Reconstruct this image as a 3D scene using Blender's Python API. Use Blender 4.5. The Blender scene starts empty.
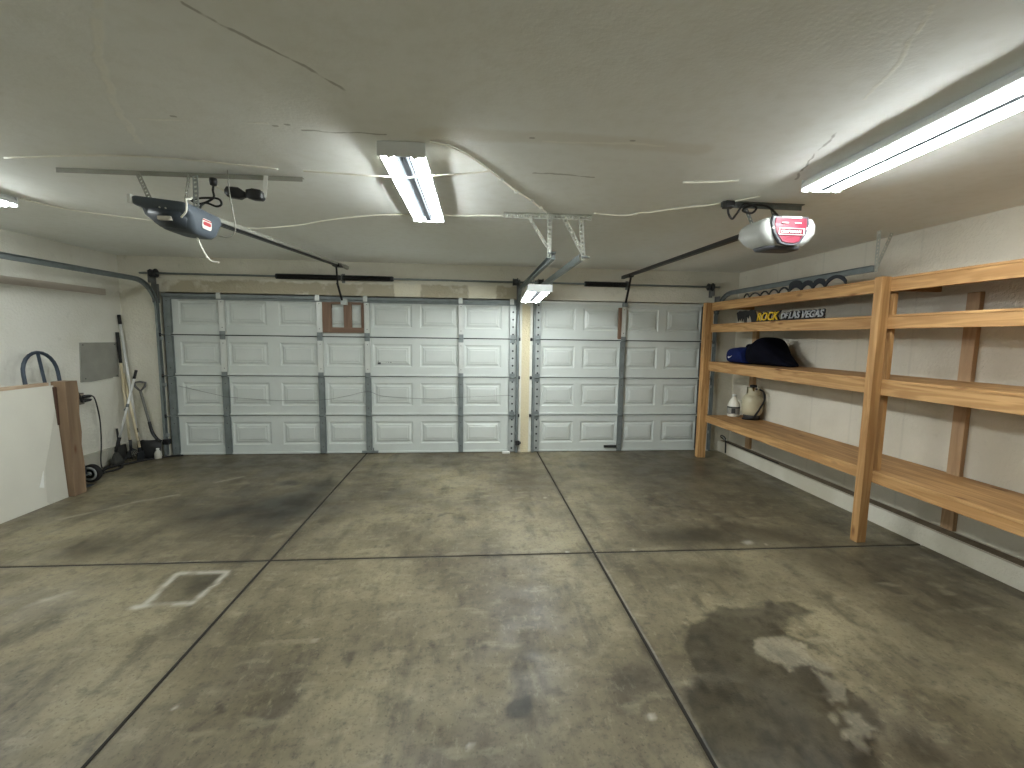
import bpy, bmesh, math, random
import numpy as np
from mathutils import Vector, Matrix

random.seed(7)
C = bpy.context.scene.collection
PI = math.pi
D = 6.19            # plane of the garage doors
CZ = 2.585          # ceiling height
XL, XR, YB = -4.46, 3.80, -0.75
YW = 6.16           # face of the front wall

# ------------------------------------------------------------------ materials
def nt(m):
    m.use_nodes = True
    t = m.node_tree
    return t, t.nodes, t.links, t.nodes['Principled BSDF']

def lin(c):
    return tuple((x/12.92 if x <= .04045 else ((x+.055)/1.055)**2.4) for x in c)

def rgb(r, g, b):
    return lin((r/255, g/255, b/255)) + (1,)

MATS = {}
def mat(name, col, rough=.5, metal=0., var=.12, scale=6., stretch=(1,1,1), bump=0., bscale=80., spec=.5, col2=None, trans=0.):
    if name in MATS: return MATS[name]
    m = bpy.data.materials.new(name); MATS[name] = m
    t, N, L, B = nt(m)
    B.inputs['Roughness'].default_value = rough
    B.inputs['Metallic'].default_value = metal
    B.inputs['Specular IOR Level'].default_value = spec
    tc = N.new('ShaderNodeTexCoord'); mp = N.new('ShaderNodeMapping')
    mp.inputs['Scale'].default_value = stretch
    L.new(tc.outputs['Object'], mp.inputs['Vector'])
    no = N.new('ShaderNodeTexNoise'); no.inputs['Scale'].default_value = scale; no.inputs['Detail'].default_value = 5
    L.new(mp.outputs['Vector'], no.inputs['Vector'])
    rp = N.new('ShaderNodeMapRange'); rp.inputs['From Min'].default_value = .3; rp.inputs['From Max'].default_value = .7
    L.new(no.outputs['Fac'], rp.inputs['Value'])
    mx = N.new('ShaderNodeMix'); mx.data_type = 'RGBA'
    c2 = col2 if col2 else tuple(x*(1-var) for x in col[:3]) + (1,)
    mx.inputs['A'].default_value = col; mx.inputs['B'].default_value = c2
    L.new(rp.outputs['Result'], mx.inputs['Factor'])
    L.new(mx.outputs['Result'], B.inputs['Base Color'])
    if bump:
        n2 = N.new('ShaderNodeTexNoise'); n2.inputs['Scale'].default_value = bscale; n2.inputs['Detail'].default_value = 3
        L.new(mp.outputs['Vector'], n2.inputs['Vector'])
        b = N.new('ShaderNodeBump'); b.inputs['Strength'].default_value = bump; b.inputs['Distance'].default_value = .01
        L.new(n2.outputs['Fac'], b.inputs['Height']); L.new(b.outputs['Normal'], B.inputs['Normal'])
    if trans: B.inputs['Transmission Weight'].default_value = trans
    return m

def wood(name, axis, c1, c2, c3):
    if name in MATS: return MATS[name]
    m = bpy.data.materials.new(name); MATS[name] = m
    t, N, L, B = nt(m)
    B.inputs['Roughness'].default_value = .6; B.inputs['Specular IOR Level'].default_value = .3
    tc = N.new('ShaderNodeTexCoord'); mp = N.new('ShaderNodeMapping')
    s = [14, 14, 14]; s['xyz'.index(axis)] = 1.1
    mp.inputs['Scale'].default_value = s
    oi = N.new('ShaderNodeObjectInfo')
    ad = N.new('ShaderNodeVectorMath'); ad.operation = 'ADD'
    sc = N.new('ShaderNodeVectorMath'); sc.operation = 'SCALE'; sc.inputs['Scale'].default_value = 7.
    cb = N.new('ShaderNodeCombineXYZ')
    for k in 'XYZ': L.new(oi.outputs['Random'], cb.inputs[k])
    L.new(cb.outputs['Vector'], sc.inputs[0]); L.new(tc.outputs['Object'], ad.inputs[0]); L.new(sc.outputs['Vector'], ad.inputs[1])
    L.new(ad.outputs['Vector'], mp.inputs['Vector'])
    n1 = N.new('ShaderNodeTexNoise'); n1.inputs['Scale'].default_value = 1.0; n1.inputs['Detail'].default_value = 3; n1.inputs['Distortion'].default_value = .6
    L.new(mp.outputs['Vector'], n1.inputs['Vector'])
    wv = N.new('ShaderNodeMath'); wv.operation = 'MULTIPLY'; wv.inputs[1].default_value = 26
    L.new(n1.outputs['Fac'], wv.inputs[0])
    sn = N.new('ShaderNodeMath'); sn.operation = 'SINE'; L.new(wv.outputs[0], sn.inputs[0])
    mr = N.new('ShaderNodeMapRange'); mr.inputs['From Min'].default_value = -1; mr.inputs['From Max'].default_value = 1
    L.new(sn.outputs[0], mr.inputs['Value'])
    r = N.new('ShaderNodeValToRGB')
    r.color_ramp.elements[0].color = c1; r.color_ramp.elements[1].color = c2
    L.new(mr.outputs['Result'], r.inputs['Fac'])
    # knots and darker patches
    n2 = N.new('ShaderNodeTexNoise'); n2.inputs['Scale'].default_value = .42; n2.inputs['Detail'].default_value = 4
    L.new(mp.outputs['Vector'], n2.inputs['Vector'])
    m2 = N.new('ShaderNodeMapRange'); m2.inputs['From Min'].default_value = .52; m2.inputs['From Max'].default_value = .72; m2.inputs['To Max'].default_value = .75
    L.new(n2.outputs['Fac'], m2.inputs['Value'])
    mx = N.new('ShaderNodeMix'); mx.data_type = 'RGBA'; mx.inputs['B'].default_value = c3
    L.new(r.outputs['Color'], mx.inputs['A']); L.new(m2.outputs['Result'], mx.inputs['Factor'])
    vk = N.new('ShaderNodeTexVoronoi'); vk.inputs['Scale'].default_value = 1.0
    mk = N.new('ShaderNodeMapping'); s2 = [7, 7, 7]; s2['xyz'.index(axis)] = 2.6; mk.inputs['Scale'].default_value = s2
    L.new(ad.outputs['Vector'], mk.inputs['Vector']); L.new(mk.outputs['Vector'], vk.inputs['Vector'])
    m3 = N.new('ShaderNodeMapRange'); m3.inputs['From Min'].default_value = .05; m3.inputs['From Max'].default_value = .16
    m3.inputs['To Min'].default_value = .8; m3.inputs['To Max'].default_value = 0
    L.new(vk.outputs['Distance'], m3.inputs['Value'])
    mx2 = N.new('ShaderNodeMix'); mx2.data_type = 'RGBA'; mx2.inputs['B'].default_value = rgb(92, 52, 24)
    L.new(mx.outputs['Result'], mx2.inputs['A']); L.new(m3.outputs['Result'], mx2.inputs['Factor'])
    hv = N.new('ShaderNodeHueSaturation')
    rv = N.new('ShaderNodeMapRange'); rv.inputs['To Min'].default_value = .86; rv.inputs['To Max'].default_value = 1.1
    L.new(oi.outputs['Random'], rv.inputs['Value']); L.new(rv.outputs['Result'], hv.inputs['Value'])
    L.new(mx2.outputs['Result'], hv.inputs['Color']); L.new(hv.outputs['Color'], B.inputs['Base Color'])
    return m

P1, P2, P3 = rgb(190, 150, 100), rgb(162, 122, 77), rgb(136, 98, 60)
wood_y = lambda: wood('pine_along', 'y', P1, P2, P3)
wood_z = lambda: wood('pine_upright', 'z', P1, P2, P3)
wood_x = lambda: wood('pine_across', 'x', P1, P2, P3)
R1, R2, R3 = rgb(134, 110, 92), rgb(120, 96, 80), rgb(100, 78, 64)
redw_x = lambda: wood('redwood_across', 'x', R1, R2, R3)
redw_z = lambda: wood('redwood_upright', 'z', R1, R2, R3)

GALV = mat('galvanized', rgb(176, 182, 180), .42, .25, .2, 14)
GALVD = mat('galvanized_dull', rgb(128, 136, 136), .5, .25, .25, 10)
RAILG = mat('rail_grey', rgb(160, 160, 150), .5, .2, .12, 10)
PLATE = mat('bearing_plate', rgb(112, 114, 112), .5, .2, .2, 10)
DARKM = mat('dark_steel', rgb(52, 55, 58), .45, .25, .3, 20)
BLACK = mat('black_plastic', rgb(22, 22, 24), .45, 0, .2, 20)
BLKPAINT = mat('black_paint', rgb(28, 29, 31), .4, .2, .3, 12)
SPRING = mat('oiled_spring', rgb(30, 29, 28), .4, .6, .3, 40)
RUBBER = mat('rubber', rgb(26, 26, 27), .8, 0, .2, 30)
WHITE = mat('white_plastic', rgb(225, 226, 220), .4, 0, .06, 10)
WPAINT = mat('white_paint', rgb(215, 216, 208), .5, 0, .08, 5)
DOORP = mat('door_paint', rgb(200, 206, 202), .42, 0, .07, 3)
DOORW = mat('stile_white', rgb(206, 210, 206), .38, .2, .1, 6)
CORD = mat('white_cord', rgb(240, 238, 226), .6, 0, .1, 10)
STRAPW = mat('painted_strap', rgb(190, 192, 182), .5, .2, .15, 20)

# ------------------------------------------------------------------ mesh builder
class MB:
    def __init__(s): s.v = []; s.f = []; s.m = []; s.sm = []
    def add(s, v, f, mi=0, smooth=False):
        o = len(s.v); s.v += [tuple(x) for x in v]
        for q in f: s.f.append(tuple(i+o for i in q)); s.m.append(mi); s.sm.append(smooth)
        return s
    def box(s, a, b, mi=0, M=None):
        x0, y0, z0 = a; x1, y1, z1 = b
        if x0 > x1: x0, x1 = x1, x0
        if y0 > y1: y0, y1 = y1, y0
        if z0 > z1: z0, z1 = z1, z0
        v = [(x0,y0,z0),(x1,y0,z0),(x1,y1,z0),(x0,y1,z0),(x0,y0,z1),(x1,y0,z1),(x1,y1,z1),(x0,y1,z1)]
        if M: v = [M @ Vector(p) for p in v]
        return s.add(v, [(0,3,2,1),(4,5,6,7),(0,1,5,4),(1,2,6,5),(2,3,7,6),(3,0,4,7)], mi)
    def bar(s, p, q, w, h, up=(0,0,1), mi=0):
        """rectangular bar from p to q; w across, h along 'up'"""
        p, q = Vector(p), Vector(q); d = (q-p).normalized(); u = Vector(up)
        r = d.cross(u).normalized(); u = r.cross(d).normalized()
        v = []
        for c in (p, q):
            for a, b in ((-1,-1),(1,-1),(1,1),(-1,1)): v.append(c + r*(a*w/2) + u*(b*h/2))
        return s.add(v, [(0,1,2,3),(7,6,5,4),(0,4,5,1),(1,5,6,2),(2,6,7,3),(3,7,4,0)], mi)
    def tube(s, pts, r, n=8, mi=0, closed=False, smooth=True):
        pts = [Vector(p) for p in pts]; k = len(pts)
        rs = r if isinstance(r, (list, tuple)) else [r]*k
        v = []; up = None
        for i in range(k):
            a = pts[(i-1) % k] if (closed or i > 0) else pts[i]
            b = pts[(i+1) % k] if (closed or i < k-1) else pts[i]
            d = (b-a).normalized()
            if up is None:
                up = Vector((0,0,1)) if abs(d.z) < .9 else Vector((1,0,0))
            x = d.cross(up)
            if x.length < 1e-6: x = d.orthogonal()
            x.normalize(); up = x.cross(d).normalized()
            for j in range(n):
                t = 2*PI*j/n
                v.append(pts[i] + (x*math.cos(t) + up*math.sin(t))*rs[i])
        f = []
        for i in range(k if closed else k-1):
            i2 = (i+1) % k
            for j in range(n):
                j2 = (j+1) % n
                f.append((i*n+j, i*n+j2, i2*n+j2, i2*n+j))
        s.add(v, f, mi, smooth)
        if not closed:
            o = len(s.v)-len(v)
            s.f.append(tuple(o+j for j in reversed(range(n)))); s.m.append(mi); s.sm.append(False)
            s.f.append(tuple(o+(k-1)*n+j for j in range(n))); s.m.append(mi); s.sm.append(False)
        return s
    def lathe(s, prof, c, n=24, axis='z', mi=0, smooth=True):
        c = Vector(c); v = []
        for r, h in prof:
            for j in range(n):
                t = 2*PI*j/n; a, b = r*math.cos(t), r*math.sin(t)
                v.append(c + (Vector((a,b,h)) if axis == 'z' else Vector((h,a,b)) if axis == 'x' else Vector((b,h,a))))
        f = [(i*n+j, i*n+(j+1)%n, (i+1)*n+(j+1)%n, (i+1)*n+j) for i in range(len(prof)-1) for j in range(n)]
        s.add(v, f, mi, smooth); o = len(s.v)-len(v)
        if prof[0][0] > 1e-5: s.f.append(tuple(o+j for j in reversed(range(n)))); s.m.append(mi); s.sm.append(False)
        if prof[-1][0] > 1e-5: s.f.append(tuple(o+(len(prof)-1)*n+j for j in range(n))); s.m.append(mi); s.sm.append(False)
        return s
    def prism(s, poly, d0, d1, fn, mi=0):
        """poly of 2-D points, extruded from depth d0 to d1; fn(a,b,d)->xyz"""
        n = len(poly)
        v = [fn(a,b,d0) for a,b in poly] + [fn(a,b,d1) for a,b in poly]
        f = [tuple(range(n)), tuple(reversed(range(n,2*n)))] + [(i,n+i,n+(i+1)%n,(i+1)%n) for i in range(n)]
        return s.add(v, f, mi)
    def loft(s, rings, mi=0, smooth=True, cap=True):
        n = len(rings[0]); v = [p for r in rings for p in r]
        f = [(i*n+j, i*n+(j+1)%n, (i+1)*n+(j+1)%n, (i+1)*n+j) for i in range(len(rings)-1) for j in range(n)]
        s.add(v, f, mi, smooth); o = len(s.v)-len(v)
        if cap:
            s.f.append(tuple(o+j for j in reversed(range(n)))); s.m.append(mi); s.sm.append(False)
            s.f.append(tuple(o+(len(rings)-1)*n+j for j in range(n))); s.m.append(mi); s.sm.append(False)
        return s
    def perf(s, p, q, w, t, face, pitch=.03, mi=0):
        """perforated strap from p to q: two edges and rungs leaving real holes; w across, t thick along 'face'"""
        p, q = Vector(p), Vector(q); d = (q-p); Ln = d.length; d.normalize()
        r = d.cross(Vector(face)).normalized(); e = w*.28
        for sg in (-1, 1):
            o = r*(sg*(w/2-e/2)); s.bar(p+o, q+o, e, t, face, mi)
        n = max(2, int(Ln/pitch))
        for i in range(n+1):
            c = p + d*(Ln*i/n); h = pitch*.25
            a = c - d*h if i > 0 else c; b = c + d*h if i < n else c
            s.bar(a, b, w-2*e+.001, t*.98, face, mi)
        return s
    def build(s, name, m, parent=None, bevel=0., bseg=2):
        me = bpy.data.meshes.new(name)
        me_v = s.v
        if parent is not None:
            o = wloc(parent); me_v = [(x-o.x, y-o.y, z-o.z) for x, y, z in s.v]; loc = (0,0,0)
        else:
            xs, ys, zs = zip(*s.v); loc = ((min(xs)+max(xs))/2, (min(ys)+max(ys))/2, min(zs))
            me_v = [(x-loc[0], y-loc[1], z-loc[2]) for x, y, z in s.v]
        me.from_pydata(me_v, [], s.f)
        for q in (m if isinstance(m, (list, tuple)) else [m]): me.materials.append(q)
        me.polygons.foreach_set('material_index', s.m)
        me.polygons.foreach_set('use_smooth', s.sm)
        me.update()
        bm = bmesh.new(); bm.from_mesh(me); bmesh.ops.recalc_face_normals(bm, faces=bm.faces); bm.to_mesh(me); bm.free()
        ob = bpy.data.objects.new(name, me); C.objects.link(ob)
        if parent is not None: ob.parent = parent
        ob.location = loc
        if bevel:
            b = ob.modifiers.new('Bevel', 'BEVEL'); b.width = bevel; b.segments = bseg; b.limit_method = 'ANGLE'
        return ob

def wloc(o):
    v = Vector(o.location)
    while o.parent: o = o.parent; v += o.location
    return v

def tag(o, label=None, cat=None, group=None, kind=None):
    if label: o['label'] = label
    if cat: o['category'] = cat
    if group: o['group'] = group
    if kind: o['kind'] = kind
    return o

def empty(name, loc, label, cat, group=None, kind=None):
    o = bpy.data.objects.new(name, None); o.empty_display_size = .1; C.objects.link(o); o.location = loc
    return tag(o, label, cat, group, kind)

def copy_tree(o, parent=None):
    c = o.copy(); C.objects.link(c)
    if parent is not None: c.parent = parent
    for ch in list(o.children): copy_tree(ch, c)
    return c

def spline(pts, n=8):
    pts = [Vector(p) for p in pts]; out = []
    for i in range(len(pts)-1):
        p0 = pts[max(0,i-1)]; p1 = pts[i]; p2 = pts[i+1]; p3 = pts[min(len(pts)-1,i+2)]
        for k in range(n):
            t = k/n
            out.append(.5*((2*p1)+(-p0+p2)*t+(2*p0-5*p1+4*p2-p3)*t*t+(-p0+3*p1-3*p2+p3)*t**3))
    return out+[pts[-1]]

def text_mesh(name, body, size, M, m, parent, extrude=.002, offset=0., shear=0., bold=0.):
    cu = bpy.data.curves.new(name, 'FONT'); cu.body = body; cu.size = size; cu.extrude = extrude
    cu.offset = offset; cu.shear = shear; cu.resolution_u = 3
    tmp = bpy.data.objects.new(name+'_tmp', cu); C.objects.link(tmp)
    bpy.context.view_layer.update()
    dg = bpy.context.evaluated_depsgraph_get()
    me = bpy.data.meshes.new_from_object(tmp.evaluated_get(dg))
    bpy.data.objects.remove(tmp)
    me.name = name
    me.transform(Matrix.Translation(-wloc(parent)) @ M)
    me.materials.clear(); me.materials.append(m)
    ob = bpy.data.objects.new(name, me); C.objects.link(ob); ob.parent = parent
    return ob

def rrect(x0, x1, y0, y1, r, n=5):
    out = []
    for cx, cy, a0 in ((x1-r,y1-r,0),(x0+r,y1-r,PI/2),(x0+r,y0+r,PI),(x1-r,y0+r,1.5*PI)):
        for k in range(n):
            a = a0 + PI/2*k/(n-1); out.append((cx+r*math.cos(a), cy+r*math.sin(a)))
    return out

# ------------------------------------------------------------------ node helpers for marks on the setting
class G:
    def __init__(s, m):
        s.t, s.N, s.L, s.B = nt(m)
        s.geo = s.N.new('ShaderNodeNewGeometry')
        s.P = s.geo.outputs['Position']
    def math(s, op, a, b=None, clamp=False):
        n = s.N.new('ShaderNodeMath'); n.operation = op; n.use_clamp = clamp
        for i, x in enumerate((a, b)):
            if x is None: continue
            if isinstance(x, (int, float)): n.inputs[i].default_value = x
            else: s.L.new(x, n.inputs[i])
        return n.outputs[0]
    def vm(s, op, a, b=None, sc=None):
        n = s.N.new('ShaderNodeVectorMath'); n.operation = op
        for i, x in enumerate((a, b)):
            if x is None: continue
            if isinstance(x, (tuple, list, Vector)): n.inputs[i].default_value = x
            else: s.L.new(x, n.inputs[i])
        if sc is not None:
            if isinstance(sc, (int, float)): n.inputs['Scale'].default_value = sc
            else: s.L.new(sc, n.inputs['Scale'])
        return n.outputs['Value'] if op in ('DOT_PRODUCT', 'LENGTH') else n.outputs['Vector']
    def noise(s, scale, detail=4, vec=None, stretch=None, rough=.5, out='Fac'):
        n = s.N.new('ShaderNodeTexNoise'); n.inputs['Scale'].default_value = scale; n.inputs['Detail'].default_value = detail
        n.inputs['Roughness'].default_value = rough
        v = vec or s.P
        if stretch: v = s.vm('MULTIPLY', v, stretch)
        s.L.new(v, n.inputs['Vector']); return n.outputs[out]
    def ramp(s, v, a, b, c=0., d=1.):
        n = s.N.new('ShaderNodeMapRange'); n.interpolation_type = 'SMOOTHSTEP'
        n.inputs['From Min'].default_value = a; n.inputs['From Max'].default_value = b
        n.inputs['To Min'].default_value = c; n.inputs['To Max'].default_value = d
        s.L.new(v, n.inputs['Value']); return n.outputs['Result']
    def mix(s, f, a, b):
        n = s.N.new('ShaderNodeMix'); n.data_type = 'RGBA'
        for k, x in (('Factor', f), ('A', a), ('B', b)):
            if isinstance(x, (int, float, tuple)): n.inputs[k].default_value = x
            else: s.L.new(x, n.inputs[k])
        return n.outputs['Result']
    def wobble(s, amount, scale):
        c = s.noise(scale, 3, out='Color')
        return s.vm('ADD', s.P, s.vm('SCALE', s.vm('SUBTRACT', c, (.5,.5,.5)), sc=amount))
    def seg(s, P, a, b, w):
        a, b = Vector(a), Vector(b); ab = b-a
        pa = s.vm('SUBTRACT', P, a)
        t = s.math('MULTIPLY', s.vm('DOT_PRODUCT', pa, ab), 1/ab.length_squared, True)
        d = s.vm('LENGTH', s.vm('SUBTRACT', pa, s.vm('SCALE', tuple(ab), sc=t)))
        return s.ramp(d, w*.4, w, 1, 0)
    def poly(s, P, pts, w):
        r = None
        for a, b in zip(pts[:-1], pts[1:]):
            k = s.seg(P, a, b, w); r = k if r is None else s.math('MAXIMUM', r, k)
        return r
    def rect(s, x, z, x0, x1, z0, z1, soft=.02):
        r = s.math('MULTIPLY', s.ramp(x, x0-soft, x0+soft), s.ramp(x, x1-soft, x1+soft, 1, 0))
        return s.math('MULTIPLY', r, s.math('MULTIPLY', s.ramp(z, z0-soft, z0+soft), s.ramp(z, z1-soft, z1+soft, 1, 0)))
    def sep(s, P):
        n = s.N.new('ShaderNodeSeparateXYZ'); s.L.new(P, n.inputs[0]); return n.outputs
    def bump(s, h, strength, dist=.01):
        b = s.N.new('ShaderNodeBump'); b.inputs['Strength'].default_value = strength; b.inputs['Distance'].default_value = dist
        s.L.new(h, b.inputs['Height']); s.L.new(b.outputs['Normal'], s.B.inputs['Normal'])

# ceiling -----------------------------------------------------------
mc = bpy.data.materials.new('ceiling_paint'); g = G(mc)
g.B.inputs['Roughness'].default_value = .75; g.B.inputs['Specular IOR Level'].default_value = .25
base = g.mix(g.ramp(g.noise(.9, 3), .35, .65), rgb(237,239,236), rgb(231,232,227))
base = g.mix(g.ramp(g.noise(14, 4), .4, .75, 0, .3), base, rgb(220,220,212))
Wc = g.wobble(.06, 7.)
z = CZ
dark = g.poly(Wc, [(-.85,1.49,z),(-.74,1.62,z),(-.5,1.91,z)], .011)
dark = g.math('MAXIMUM', dark, g.poly(Wc, [(1.92,2.61,z),(1.76,2.26,z),(1.66,1.99,z)], .009))
dark = g.math('MAXIMUM', dark, g.poly(Wc, [(.36,2.70,z),(.72,2.73,z)], .014))
dark = g.math('MAXIMUM', dark, g.poly(Wc, [(-.8,2.30,z),(-.42,2.30,z)], .010))
for hx, hy in ((.28,2.25),(.77,2.22),(-1.34,2.23),(-.92,2.27),(-.86,2.25)):
    dark = g.math('MAXIMUM', dark, g.seg(g.P, (hx,hy,z), (hx+.012,hy,z), .012))
pale = g.poly(Wc, [(-1.09,1.5,z),(-1.31,1.81,z),(-1.52,2.14,z),(-1.7,2.54,z)], .02)
pale = g.math('MAXIMUM', pale, g.poly(Wc, [(.35,2.285,z),(.81,2.255,z),(.95,2.26,z)], .016))
pale = g.math('MAXIMUM', pale, g.poly(Wc, [(1.55,1.74,z),(1.49,1.58,z),(1.31,1.28,z)], .012))
pale = g.math('MAXIMUM', pale, g.poly(Wc, [(-1.5,2.27,z),(-1.3,2.27,z)], .012))
pale = g.math('MAXIMUM', pale, g.poly(Wc, [(-1.05,2.25,z),(-.95,2.25,z)], .012))
seam = g.poly(Wc, [(-.2,2.26,z),(.5,2.235,z),(1.15,2.28,z)], .09)
pk = g.noise(16, 3)
pale = g.math('MULTIPLY', pale, g.ramp(pk, .3, .55, .25, .8))
col = g.mix(g.math('MULTIPLY', seam, .35), base, rgb(206,200,184))
col = g.mix(g.math('MULTIPLY', pale, .8), col, rgb(240,239,230))
col = g.mix(g.math('MULTIPLY', dark, .5), col, rgb(105,98,84))
g.L.new(col, g.B.inputs['Base Color'])
h = g.math('ADD', g.math('MULTIPLY', g.noise(55, 3), .5), g.math('MULTIPLY', g.noise(6, 2), .6))
h = g.math('ADD', h, g.math('MULTIPLY', pale, .5))
g.bump(h, .18)

# walls -----------------------------------------------------------
def wall_mat(name, a, b, extra=None):
    m = bpy.data.materials.new(name); g = G(m)
    g.B.inputs['Roughness'].default_value = .7; g.B.inputs['Specular IOR Level'].default_value = .3
    col = g.mix(g.ramp(g.noise(1.3, 4), .35, .65), a, b)
    col = g.mix(g.ramp(g.noise(9, 5), .62, .8, 0, .35), col, tuple(x*.72 for x in b[:3])+(1,))
    if extra: col = extra(g, col)
    g.L.new(col, g.B.inputs['Base Color'])
    h = g.ramp(g.noise(42, 4), .4, .62)
    g.bump(h, .35, .006)
    return m

def front_extra(g, col):
    W = g.wobble(.09, 9.); s = g.sep(W); x, zz = s[0], s[2]
    tan = None
    for x0, x1, z1 in ((-3.95,-1.04,2.30),(-.69,-.05,2.315),(.33,.62,2.315)):
        r = g.rect(x, zz, x0, x1, 2.0, z1, .015); tan = r if tan is None else g.math('MAXIMUM', tan, r)
    sp = g.ramp(g.noise(5, 4), .55, .66, 1, .2)
    col = g.mix(g.math('MULTIPLY', tan, sp), col, rgb(178,170,148))
    s0 = g.sep(g.P)
    col = g.mix(g.math('MULTIPLY', g.rect(s0[0], zz, .69, .80, -.1, 2.06, .006), .85), col, rgb(204,193,158))
    wh = g.rect(x, zz, -1.04, -.69, 2.0, 2.315, .012)
    wh = g.math('MAXIMUM', wh, g.rect(x, zz, -.05, .33, 2.0, 2.315, .012))
    return g.mix(g.math('MULTIPLY', wh, .8), col, rgb(225,220,200))

def right_extra(g, col):
    s = g.sep(g.P); y = s[1]; ln = None
    for yy in (5.35, 4.62, 4.1, 3.55, 2.4):
        r = g.ramp(g.math('ABSOLUTE', g.math('SUBTRACT', y, yy)), .004, .016, 1, 0); ln = r if ln is None else g.math('MAXIMUM', ln, r)
    return g.mix(g.math('MULTIPLY', ln, .14), col, rgb(160,158,146))

W1, W2 = rgb(216,213,200), rgb(206,203,188)
M_FRONT = wall_mat('front_wall_paint', W1, W2, front_extra)
M_LEFT = wall_mat('left_wall_paint', rgb(222,221,212), rgb(210,208,196))
M_RIGHT = wall_mat('right_wall_paint', rgb(222,217,203), rgb(210,204,188), right_extra)
M_CURB = wall_mat('curb_paint', rgb(218,214,200), rgb(200,194,176))

# floor -----------------------------------------------------------
mf = bpy.data.materials.new('stained_concrete'); g = G(mf)
at = g.N.new('ShaderNodeVertexColor'); at.layer_name = 'stain'
sp = g.N.new('ShaderNodeSeparateColor'); g.L.new(at.outputs['Color'], sp.inputs['Color'])
wet, pal, oil = sp.outputs['Red'], sp.outputs['Green'], sp.outputs['Blue']
col = g.mix(g.ramp(g.noise(1.1, 5, rough=.6), .36, .64), rgb(137,128,102), rgb(103,95,75))
col = g.mix(g.ramp(g.noise(.6, 4), .42, .62, 0, .7), col, rgb(84,75,59))
st = g.noise(3.2, 6, stretch=(1.6,.55,1), rough=.65)
col = g.mix(g.ramp(st, .48, .68, 0, .6), col, rgb(60,54,43))
col = g.mix(g.ramp(g.noise(11, 6, rough=.7), .54, .7, 0, .5), col, rgb(54,49,39))
col = g.mix(g.ramp(g.noise(7, 5, stretch=(.7,1.4,1)), .54, .7, 0, .5), col, rgb(142,135,112))
col = g.mix(g.ramp(g.noise(60, 3), .58, .72, 0, .5), col, rgb(58,52,38))
col = g.mix(g.ramp(g.noise(26, 8, rough=.75), .5, .66, 0, .42), col, rgb(64,59,46))
col = g.mix(g.ramp(g.noise(19, 8, stretch=(1.3,.6,1), rough=.75), .53, .68, 0, .38), col, rgb(154,147,124))
col = g.mix(g.math('MULTIPLY', wet, .85), col, rgb(44,40,32))
col = g.mix(g.math('MULTIPLY', oil, .9), col, rgb(27,25,19))
col = g.mix(g.math('MULTIPLY', pal, .75), col, rgb(176,172,160))
g.L.new(col, g.B.inputs['Base Color'])
rg = g.ramp(g.noise(4, 4), .35, .7, .38, .6)
rg = g.math('SUBTRACT', rg, g.math('MULTIPLY', wet, .1))
g.L.new(rg, g.B.inputs['Roughness'])
g.B.inputs['Specular IOR Level'].default_value = .4
g.bump(g.math('ADD', g.noise(90, 3), g.noise(8, 3)), .1, .006)
M_JOINT = mat('joint_dirt', rgb(42,38,30), .9, 0, .3, 20)

def np_noise(x, y, seed=0):
    r = np.random.RandomState(seed); T = r.rand(256, 256)
    xi = np.floor(x).astype(int); yi = np.floor(y).astype(int); fx = x-xi; fy = y-yi
    fx = fx*fx*(3-2*fx); fy = fy*fy*(3-2*fy)
    a = T[xi % 256, yi % 256]; b = T[(xi+1) % 256, yi % 256]; c = T[xi % 256, (yi+1) % 256]; d = T[(xi+1) % 256, (yi+1) % 256]
    return (a*(1-fx)+b*fx)*(1-fy)+(c*(1-fx)+d*fx)*fy
def fbm(x, y, s, seed=0, o=4):
    r = 0; a = .5
    for k in range(o): r = r + a*np_noise(x*s+31*k, y*s+17*k, seed+k); a *= .5; s *= 2.03
    return r/(1-.5**o)

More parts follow.
